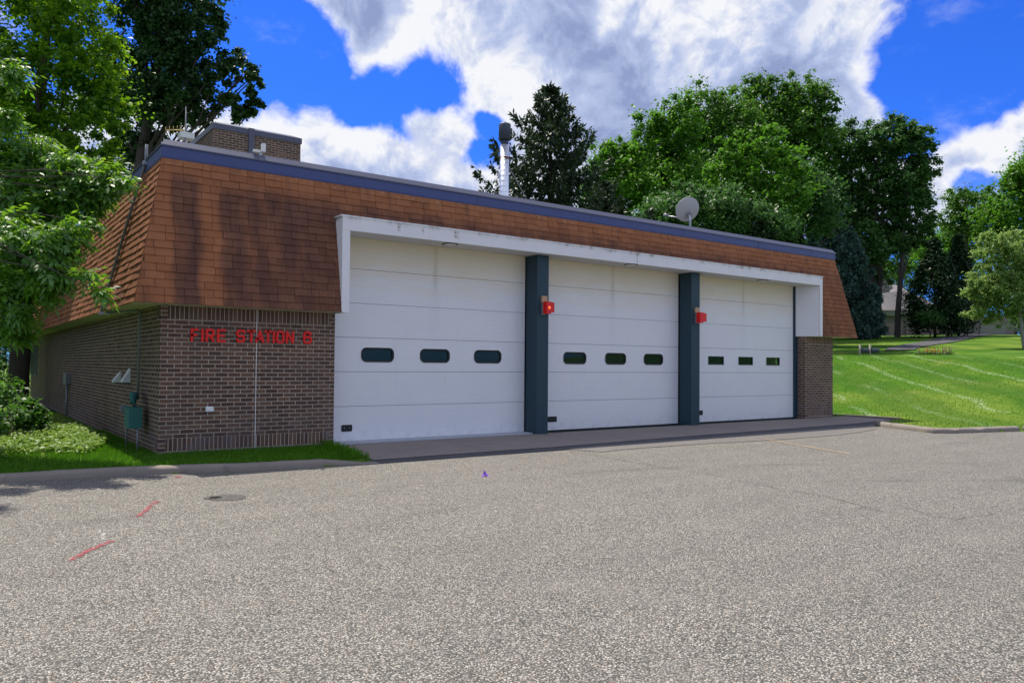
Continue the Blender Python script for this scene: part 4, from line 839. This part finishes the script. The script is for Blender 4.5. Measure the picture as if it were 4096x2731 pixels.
# --- wood to the right of the spruce
WG = 'leafy trees of the wood behind the fire station'
def W_(lab, bx, Z, el, m, n, s, seed, tr=.3, **k): T('deciduous_tree', lab, 'tree', at(bx, 1450, Z)[:2], [ell(*e, Z + (e[5] if False else 0)) for e in el], m, n, s, trunk_r=tr, seed=seed, group=WG, **k)
W_('lowest leafy tree at the left end of the wood, beside the dark spruce', 2450, 62, [(2430, 650, 85, 110), (2480, 760, 150, 150), (2400, 800, 70, 130), (2520, 620, 60, 60)], L_WOOD2, 16000, .30, 21, cl=1.7, clr=.13)
W_('rounded leafy tree rising right behind the exhaust stack side of the wood', 2640, 66, [(2650, 560, 110, 150), (2600, 640, 120, 150), (2720, 500, 100, 150), (2660, 760, 180, 150)], L_WOOD2, 20000, .31, 22, cl=1.8, clr=.13)
W_('tallest dense tree forming the left half of the wood top', 2850, 74, [(2830, 480, 120, 140), (2900, 560, 160, 170), (2760, 560, 90, 110), (2840, 740, 190, 160)], L_WOOD, 20000, .34, 23, cl=1.8, clr=.13)
W_('highest broad crown at the very top of the wood', 3070, 78, [(3030, 410, 110, 100), (3180, 420, 140, 110), (3280, 470, 80, 110), (3080, 540, 190, 150), (3260, 600, 110, 150)], L_WOOD, 24000, .35, 24, cl=1.9, clr=.13)
W_('bright green nearer tree in the middle of the wood above the dish', 2980, 55, [(2940, 610, 70, 90), (3060, 580, 80, 80), (3000, 700, 110, 110), (3150, 660, 80, 90), (2880, 720, 80, 90), (3060, 800, 170, 110), (3190, 770, 80, 100)], L_WOOD2, 18000, .27, 25, cl=1.7, clr=.13)
W_('shaded leafy tree low in the wood behind the satellite dish', 2800, 52, [(2700, 850, 150, 100), (2850, 860, 170, 110), (3000, 900, 170, 110)], L_OAK, 14000, .26, 26, cl=1.6)
W_('shaded tree between the bright wood and the tall thin oaks', 3200, 60, [(3200, 760, 120, 130), (3260, 850, 110, 110), (3130, 880, 120, 90)], L_OAK, 12000, .28, 27, cl=1.6)
OG = 'tall thin dark trees right of the wood'
def O_(lab, bx, Z, el, n, seed, m=L_OAK, **k): T('tall_oak_tree', lab, 'tree', at(bx, 1350, Z)[:2], [ell(*e, Z) for e in el], m, int(n * 1.25), .34, trunk_r=.26, seed=seed, group=OG, **k)
O_('left one of the tall thin dark trees, behind the blue spruce', 3430, 80, [(3400, 560, 95, 110), (3350, 640, 90, 120), (3420, 740, 110, 150), (3340, 820, 100, 130), (3450, 900, 90, 110), (3330, 1000, 110, 120), (3450, 1080, 90, 90)], 22000, 31, cl=1.5, clr=.12)
O_('tallest middle thin dark tree with two bare trunks', 3500, 78, [(3560, 560, 90, 100), (3520, 650, 70, 110), (3560, 760, 110, 110), (3540, 900, 90, 60)], 13000, 32, trunks=2, cl=1.4, clr=.11)
O_('right tall thin dark tree with pale trunk before the house', 3590, 76, [(3650, 560, 75, 95), (3690, 650, 60, 110), (3640, 760, 90, 130), (3700, 860, 60, 90), (3620, 960, 90, 60)], 14000, 33, cl=1.4, clr=.11, bark=BARKG)
O_('thin dark tree standing close before the house left side', 3470, 74, [(3470, 980, 60, 90), (3520, 1010, 40, 50)], 3500, 34)
RG = 'leafy trees at the right edge beyond the lawn'
def X_(lab, bx, Z, el, m, n, s, seed, by=1400, tr=.2, **k): return T('leafy_tree', lab, 'tree', at(bx, by, Z)[:2], [ell(*e, Z) for e in el], m, n, s, trunk_r=tr, seed=seed, group=RG, **k)
X_('distant airy tree between tall oaks and right-edge trees', 3880, 92, [(3860, 800, 100, 50), (3920, 880, 130, 90), (3800, 900, 70, 70)], L_WOOD, 8000, .34, 41)
X_('large green tree at the top right edge', 4060, 80, [(4040, 720, 80, 70), (4110, 780, 120, 120), (3990, 850, 100, 110), (4080, 900, 140, 120), (4200, 700, 150, 150)], L_WOOD2, 17000, .33, 42, cl=1.5)
X_('low background tree seen between the bare trunks above the house', 3620, 112, [(3600, 1040, 160, 80), (3480, 1060, 120, 80), (3700, 1010, 100, 110)], L_WOOD, 9000, .42, 43)
X_('leafy filler tree behind the dark cedar', 3780, 100, [(3760, 1000, 110, 90), (3860, 990, 110, 80)], L_WOOD2, 6500, .38, 44)
X_('pale green birch with leaning trunk beside the driveway', 4100, 50, [(3960, 1020, 75, 90), (4050, 980, 90, 80), (3930, 1140, 80, 70), (4030, 1140, 100, 110), (3900, 1250, 55, 55), (3960, 1240, 60, 60), (4100, 1080, 90, 150), (4070, 1230, 70, 50), (4180, 1150, 100, 130), (3900, 1130, 50, 60), (3980, 1180, 90, 90), (3960, 1290, 35, 40)], L_BIRCH, 30000, .17, 45, by=1380, tr=.12, cl=1.8, clr=.12, bark=BARKP)
X_('small thin-stemmed tree between the cedar and the driveway', 3720, 70, [(3730, 1275, 55, 25), (3700, 1260, 40, 20)], L_OAK, 900, .2, 46, tr=.07)
X_('far tree behind the house roof left of the cedar', 3560, 125, [(3560, 1150, 170, 110), (3420, 1180, 140, 110)], L_OAK, 7000, .45, 47)
X_('far leafy tree behind the birch and house', 4000, 118, [(3990, 1120, 150, 120), (3880, 1180, 120, 110), (4100, 1200, 130, 120)], L_WOOD, 9000, .42, 48)
X_('far tree at the right edge behind the lawn', 4200, 105, [(4180, 1180, 140, 150), (4080, 1290, 110, 70), (4300, 1100, 150, 200)], L_OAK, 8000, .4, 49)
X_('shrubby tree low behind the birch trunk at the right edge', 4110, 60, [(4110, 1270, 60, 70), (4180, 1230, 70, 110)], L_OAK, 3500, .24, 50)
T('screen_tree', 'unseen tree added left of the side wall to cut its sky light', 'tree', (-7.5, 13), [((-6.5, 13, 6.5), 3.2, 4., 3.), ((-5.2, 17, 6), 2.6, 3.5, 2.8), ((-8, 9, 6), 2.8, 3, 2.5), ((-4.5, 21, 5), 2., 3, 3.2)], L_DARK, 14000, .18, trunk_r=.25, seed=4)  # out of frame on the left, added to reduce sky light on the wall
T('screen_tree', 'low unseen dark tree added on the left to darken the far side wall', 'tree', (-5.6, 16), [((-5., 10, 1.8), 1.3, 2.5, 2.2), ((-4.8, 15, 2.), 1.5, 3, 2.4), ((-4.5, 20, 2.2), 1.6, 3, 2.6)], L_DARK, 9000, .16, trunk_r=.12, seed=8)  # added outside the view to block light from the far side wall
T('screen_tree', 'low dark tree right beyond the far corner of the side wall', 'tree', (-2.2, 27), [((-2.4, 27, 2.6), 1.9, 1.9, 2.6), ((-.6, 29, 2.4), 1.9, 1.8, 2.4), ((-4.4, 25, 3), 2, 2, 3)], L_DARK, 9000, .2, trunk_r=.2, seed=6)
def cedar(lab, px, Z, ptop, pbot, rx, seed):
    r = np.random.default_rng(seed); b = at(px, pbot, Z); gz = float(terr(b[0], b[1])); E = empty('cedar_tree', (b[0], b[1], gz), lab, 'cedar', 'dark dense cedars before the house'); zt_ = at(px, ptop, Z)[2]; R = rx * Z / FPX; C = []; Rd = []
    for k in range(240):
        u = r.random() ** .8; a = r.uniform(0, 2 * math.pi); rad = R * (math.sin(math.pi * min(1, u * .8 + .22)) ** .6) * (1 - u ** 3) * r.uniform(.75, 1.05)
        C.append((b[0] + rad * math.cos(a) * .8, b[1] + rad * math.sin(a) * .8, gz + .4 + (zt_ - gz - .8) * u)); Rd.append(.32 * R * (1.1 - u * .7))
    V, F, var = leaves(np.array(C), np.array(Rd) * 1.15, 30000, .26, .6, r=r, shell=.4); meshnp('crown', V, F, L_CEDAR, var, E); MB().tube([(b[0], b[1], gz - .2), (b[0], b[1], zt_ - .5)], [.14, .03], 8).build('trunk', BARK, E)
cedar('taller dark cedar standing in front of the house', 3740, 72, 945, 1335, 120, 51)
cedar('second dark cedar just right of the taller one', 3835, 74, 930, 1325, 100, 52)
def conifer(name, lab, px, Z, ptop, halfw, leafm, seed, base_px=None, n_wh=34, size=.3, top_r=.05, span=None, droop=.25, cat='spruce'):
    """spruce: whorls of boughs that dip and lift at the tip, hung with needle tufts"""
    r = np.random.default_rng(seed); c = at(px, ptop, Z); gz = float(terr(c[0], c[1])); H = c[2] - gz; E = empty(name, (c[0], c[1], gz), lab, cat); M = MB()
    M.tube([(c[0], c[1], gz - .2), (c[0], c[1], gz + H * .5), (c[0], c[1], c[2])], [.26, .15, .02], 8, cap=False); P = []; D = []; S = []
    R = halfw
    for w in range(n_wh):
        u = (w + .5) / n_wh; z = gz + H * (.06 + .93 * u); L0 = R * (1 - u) ** .85 + .12; nb = 7 if u < .85 else 6
        for k in range(nb):
            a = 2 * math.pi * (k + r.random() * .7) / nb + w * 1.1; L = L0 * r.uniform(.6, 1.18); dx, dy = math.cos(a), math.sin(a); lift = .45 * (u - .25)
            pts = [];
            for j in range(6):
                t = j / 5; pts.append(np.array([c[0] + dx * L * t, c[1] + dy * L * t, z + L * (lift * t - droop * math.sin(math.pi * t) * 1.0 + .18 * t * t * (1 - u))]))
            M.tube(pts, [.045 * (1 - u) + .012] * 3 + [.01] * 3, 4, cap=False)
            nt_ = int(24 + 170 * L / R)
            for _ in range(nt_):
                t = r.random() ** .65; j = min(4, int(t * 5)); q = pts[j] + (pts[j + 1] - pts[j]) * (t * 5 - j); sw = (1 - t) * .26 * L + .10
                s = r.uniform(-1, 1); off = np.array([-dy * s * sw, dx * s * sw, -abs(s) * .08 * L]); P.append(q + off); v = np.array([dx * .6 - dy * s, dy * .6 + dx * s, -.9 if r.random() < .5 else .3]); D.append(v); S.append(r.uniform(.6, 1.3))
    P, D, S = np.array(P), np.array(D), np.array(S); n = len(P); P = np.repeat(P, 3, 0) + r.normal(0, .04, (3 * n, 3)); D = np.repeat(D, 3, 0) + r.normal(0, .35, (3 * n, 3)); S = np.repeat(S, 3); D /= np.linalg.norm(D, axis=1)[:, None]
    a = np.cross(D, r.normal(size=D.shape)); a /= np.linalg.norm(a, axis=1)[:, None]; s = (S * size)[:, None]
    V = np.stack([P, P + D * s * .5 + a * s * .16, P + D * s, P + D * s * .5 - a * s * .16], 1).reshape(-1, 3)
    M.build('trunk', BARK, E); meshnp('crown', V, np.arange(12 * n).reshape(-1, 4), leafm, np.clip(np.repeat(r.random(n), 3) * .7 + r.random(3 * n) * .3, 0, 1), E); return E
conifer('spruce_tree', 'tall dark spruce standing alone behind the exhaust stack', 2203, 45, 335, 8.2, L_SPRUCE, 61, n_wh=26, size=.33, droop=.26)
conifer('blue_spruce_tree', 'blue-grey spruce behind the right end of the mansard', 3315, 76, 740, 3.9, L_BLUE, 62, n_wh=30, size=.5, droop=.1)
conifer('blue_spruce_tree', 'lower dark blue spruce beside the roof corner in front of the house', 3400, 72, 930, 3.0, L_BLUE, 63, n_wh=24, size=.46, droop=.12)
conifer('spruce_tree', 'dim dark spruce within the wood above the right roof edge', 3150, 60, 830, 3., L_SPRUCE, 64, n_wh=24, size=.34)
conifer('spruce_tree', 'short dim spruce between the satellite dish and the blue spruce', 3050, 50, 880, 3., L_SPRUCE, 65, n_wh=22, size=.36)
conifer('spruce_tree', 'low dark spruce top right of the lone spruce over the roof', 2420, 48, 720, 3., L_SPRUCE, 66, n_wh=22, size=.34)
# --- bush, ground cover, flowers
def bush(name, lab, c, ells, m, n, s, seed, asp=.55, stems=8, cl=60, rad=.22):
    r = np.random.default_rng(seed); E = empty(name, c, lab, 'bush'); C = []; Rd = []
    for e in ells:
        d = r.normal(size=(cl, 3)); d[:, 2] = np.abs(d[:, 2]) * 1.; d /= np.linalg.norm(d, axis=1)[:, None]; C.append(np.array(e[0]) + d * r.uniform(.5, 1, cl)[:, None] ** .5 * np.array(e[1:4])); Rd.append(np.full(cl, rad * e[1]))
    C = np.concatenate(C); C[:, 2] = np.maximum(C[:, 2], .06); V, F, var = leaves(C, np.concatenate(Rd), n, s, asp, r=r); M = MB()
    for k in r.choice(len(C), stems): limb(M, (c[0] + r.normal(0, .1), c[1] + r.normal(0, .1), 0), C[k], .015, .005, -.05, r=r)
    M.build('stems', BARK, E); meshnp('foliage', V, F, m, var, E); return E
def gp(px, py, z=.05): return onp(px, py, (0, 0, 1), z)
b0 = gp(20, 1760); bush('leafy_bush', 'broad leafy green bush at the left edge by the grass', tuple(gp(40, 1750)), [((b0[0] - .3, b0[1] + 1.2, .1), .95, 1.1, .95), ((gp(110, 1740)[0], gp(110, 1740)[1] + .6, .05), .45, .6, .62), ((b0[0] - .2, b0[1] + 2.4, .2), .7, .8, 1.35)], L_BUSH, 8500, .10, 71)
def cover():
    r = np.random.default_rng(9); N = 5200; P = []
    while len(P) < N:
        x, y = r.uniform(-2.7, -.25), r.uniform(.1, 7.5)
        # band of weeds beside the wall, wider further back
        if x > -.35 - .30 * max(0, 2.2 - y) ** 1.2: continue
        if y < .6 + .35 * math.sin(x * 3) and r.random() < .9: continue
        P.append((x, y, terr(x, y) + r.uniform(.02, .14)))
    P = np.array(P, float); V, F, var = leaves(P, np.full(N, .06), N * 2, .075, .7, r=r, flat=1.2); o = meshnp('ground_cover', V, F, L_COVER, var); setp(o, 'pale leafy weeds covering the ground beside the shaded side wall', 'ground cover', kind='stuff')
cover()
def blades(name, region, n, h, w, seed, label, zfun=terr):
    r = np.random.default_rng(seed); x = r.uniform(region[0], region[1], n); y = r.uniform(region[2], region[3], n)
    s = sdist(x, y, LOT); k = ~inside(x, y, LOT) & (s > .03) & ~((x > -.02) & (x < 18.5) & (y > -.02) & (y < 22)) & ~((s < .17) & (x < 2.4) & (y < -1)) & ~((s < .2) & (x > 15) & (y < -1.7)) & ~((x > 19) & (x < 19.36) & (y > -1.65))
    x, y = x[k], y[k]; z = zfun(x, y); n = len(x); a = r.uniform(0, 2 * math.pi, n); H = h * r.uniform(.5, 1.3, n) * (1 + .8 * (s[k] < .25)); le = r.uniform(0, .6, n) * H
    c, sn = np.cos(a), np.sin(a); B = np.stack([x, y, z - .01], 1); sd_ = np.stack([-sn, c, 0 * c], 1) * w; t = np.stack([c * le, sn * le, H], 1)
    V = np.stack([B - sd_, B + sd_, B + t * .6 + sd_ * .7, B + t * np.array([1.25, 1.25, 1])], 1).reshape(-1, 3); o = meshnp(name, V, np.arange(4 * n).reshape(-1, 4), L_BLADE, r.random(n)); setp(o, label, 'grass', kind='stuff')
blades('grass', (-3., 3., -2.4, 5.), 90000, .065, .004, 81, 'short green grass blades between kerb and brick wall')
blades('grass', (15.8, 34, -10, 12), 60000, .038, .013, 82, 'mown green grass blades on the sloping lawn right of the station')
def flowers():
    r = np.random.default_rng(12); c = at(3735, 1430, 42.); E = empty('flower_bed', (c[0], c[1], float(terr(c[0], c[1]))), 'small clump of orange-yellow flowers and reddish spikes at the lawn crest', 'flower bed'); ax = CR
    P = [];
    for k in range(260): q = c + ax * r.uniform(-.85, .95) + np.array([0, r.uniform(-.3, .3), 0]); q[2] = terr(q[0], q[1]) + r.uniform(.02, .38); P.append(q)
    V, F, var = leaves(np.array(P), np.full(len(P), .1), 1800, .12, .3, r=r); meshnp('foliage', V, F, L_BUSH, var, E)
    P = [];
    for k in range(16): q = c + ax * r.uniform(-.65, .1) + np.array([0, r.uniform(-.3, .1), 0]); q[2] = terr(q[0], q[1]) + r.uniform(.36, .6); P.append(q)
    V, F, var = leaves(np.array(P), np.full(len(P), .05), 110, .09, .8, r=r); setp(meshnp('blooms', V, F, plain('orange_petal', (.75, .42, .03), .6, .1), var, E), kind='stuff')
    M = MB()
    for k in range(46): q = c + ax * r.uniform(-.7, 1.) + np.array([0, r.uniform(-.2, .3), 0]); zz = terr(q[0], q[1]); h = r.uniform(.4, .75); M.tube([(q[0], q[1], zz), (q[0] + r.normal(0, .03), q[1], zz + h)], [.012, .018], 4)
    M.build('flower_spikes', plain('spike_brown', (.14, .05, .05), .8, .2), E)
flowers()
# --- two mailboxes at the crest
for j, (px, lab) in enumerate(((3440, 'left grey post with dark mailbox at the lawn crest'), (3480, 'right grey post with dark round-topped mailbox at the lawn crest'))):
    Z = 45.5; b = at(px, 1400, Z); gz = float(terr(b[0], b[1])); zt_ = at(px, 1378, Z)[2]; E = empty('mailbox', (b[0], b[1], gz), lab, 'mailbox', 'mailboxes on posts at the lawn crest'); X = Vector(CR).normalized()
    bb = Vector(b); MB().tube([(bb.x, bb.y, gz - .1), (bb.x, bb.y, zt_)], .075, 4).build('post', BARKP, E); p0 = Vector((bb.x, bb.y, zt_ - .36)) + X * .05; p1 = p0 + X * .45
    MB().tube([p0, p0 + X * .02, p1 - X * .02, p1], [.13, .14, .14, .13], 14).build('box', plain('mailbox_dark', (.04, .05, .065), .4, .1), E)
# --- house on the hill
H = empty('house', tuple(at(3700, 1340, 86)), 'low pale house with rounded grey roofs half hidden by trees on the hill', 'house'); HZ = 86.
hx = Vector((CR[0], CR[1], 0)).normalized(); hy = Vector((CF[0], CF[1], 0)).normalized(); k_ = HZ / FPX; M_SID = plain('house_siding', (.24, .20, .18), .8, .08, 2.); M_SHG = plain('house_roof', (.25, .23, .24), .9, .2, 3.); M_FAS = plain('house_fascia', (.26, .25, .22), .8, .08, 2.); M_GD = plain('garage_paint', (.34, .25, .22), .8, .06, 2.)
def hb(name, x0, x1, y0, y1, m, d0=0., d1=6., par=H):
    a = Vector(at((x0 + x1) / 2, (y0 + y1) / 2, HZ)) + hy * d0; w = (x1 - x0) * k_ / 2; h = (y1 - y0) * k_ / 2; M = MB(); D = d1 - d0
    c = [a + hx * sx * w + Vector((0, 0, sz * h)) + hy * t for t in (0, D) for sz in (-1, 1) for sx in (-1, 1)]
    for f in ((0, 1, 3, 2), (4, 6, 7, 5), (0, 4, 5, 1), (2, 3, 7, 6), (0, 2, 6, 4), (1, 5, 7, 3)): M.face([c[i] for i in f])
    return M.build(name, m, par)
hb('wall', 3350, 4060, 1262, 1420, M_SID, .3, 9); hb('fascia', 3350, 3900, 1238, 1264, M_FAS, -.3, 9.3); hb('garage_door', 3545, 3612, 1292, 1380, M_GD, .2, .35); hb('garage_door', 3628, 3790, 1290, 1380, M_GD, .2, .35); hb('garage_door', 3800, 3860, 1290, 1385, M_GD, .2, .35)
hb('garage_door', 3925, 4030, 1300, 1390, M_FAS, .2, .35)
hb('upper_wall', 3380, 3660, 1160, 1240, M_SID, 3, 9); hb('upper_fascia', 3360, 3600, 1147, 1164, M_FAS, 2.6, 9.5); hb('roof', 3360, 3610, 1134, 1147, M_SHG, 2.5, 9.6); hb('clerestory', 3555, 3628, 1102, 1136, M_SID, 4, 8); hb('clerestory_window', 3566, 3602, 1116, 1134, M_BLACK, 3.95, 4.)
def dome(name, px0, px1, pyb, pyt, d0, d1):
    M = MB(); n = 14; prof = []
    for i in range(n + 1): t = i / n; prof.append((px0 + (px1 - px0) * t, pyb - (pyb - pyt) * math.sin(math.pi * (.08 + .84 * t)) ** .8))
    for i in range(n):
        a, b = Vector(at(*prof[i], HZ)), Vector(at(*prof[i + 1], HZ)); fa, fb = Vector(at(prof[i][0], pyb + 6, HZ)), Vector(at(prof[i + 1][0], pyb + 6, HZ))
        M.face([fa + hy * d0, fb + hy * d0, b + hy * (d0 + 1.8), a + hy * (d0 + 1.8)], sm=True); M.face([a + hy * (d0 + 1.8), b + hy * (d0 + 1.8), b + hy * d1, a + hy * d1], sm=True)
    return M.build(name, M_SHG, H)
dome('roof', 3480, 3760, 1236, 1160, -.4, 8); dome('roof', 3610, 3700, 1165, 1122, 2.3, 8)
# --- opposite side of the street behind the camera: what the glass mirrors
for i, (x, y, s) in enumerate(((26, -44, 1), (34, -34, 1.2))):
    pass
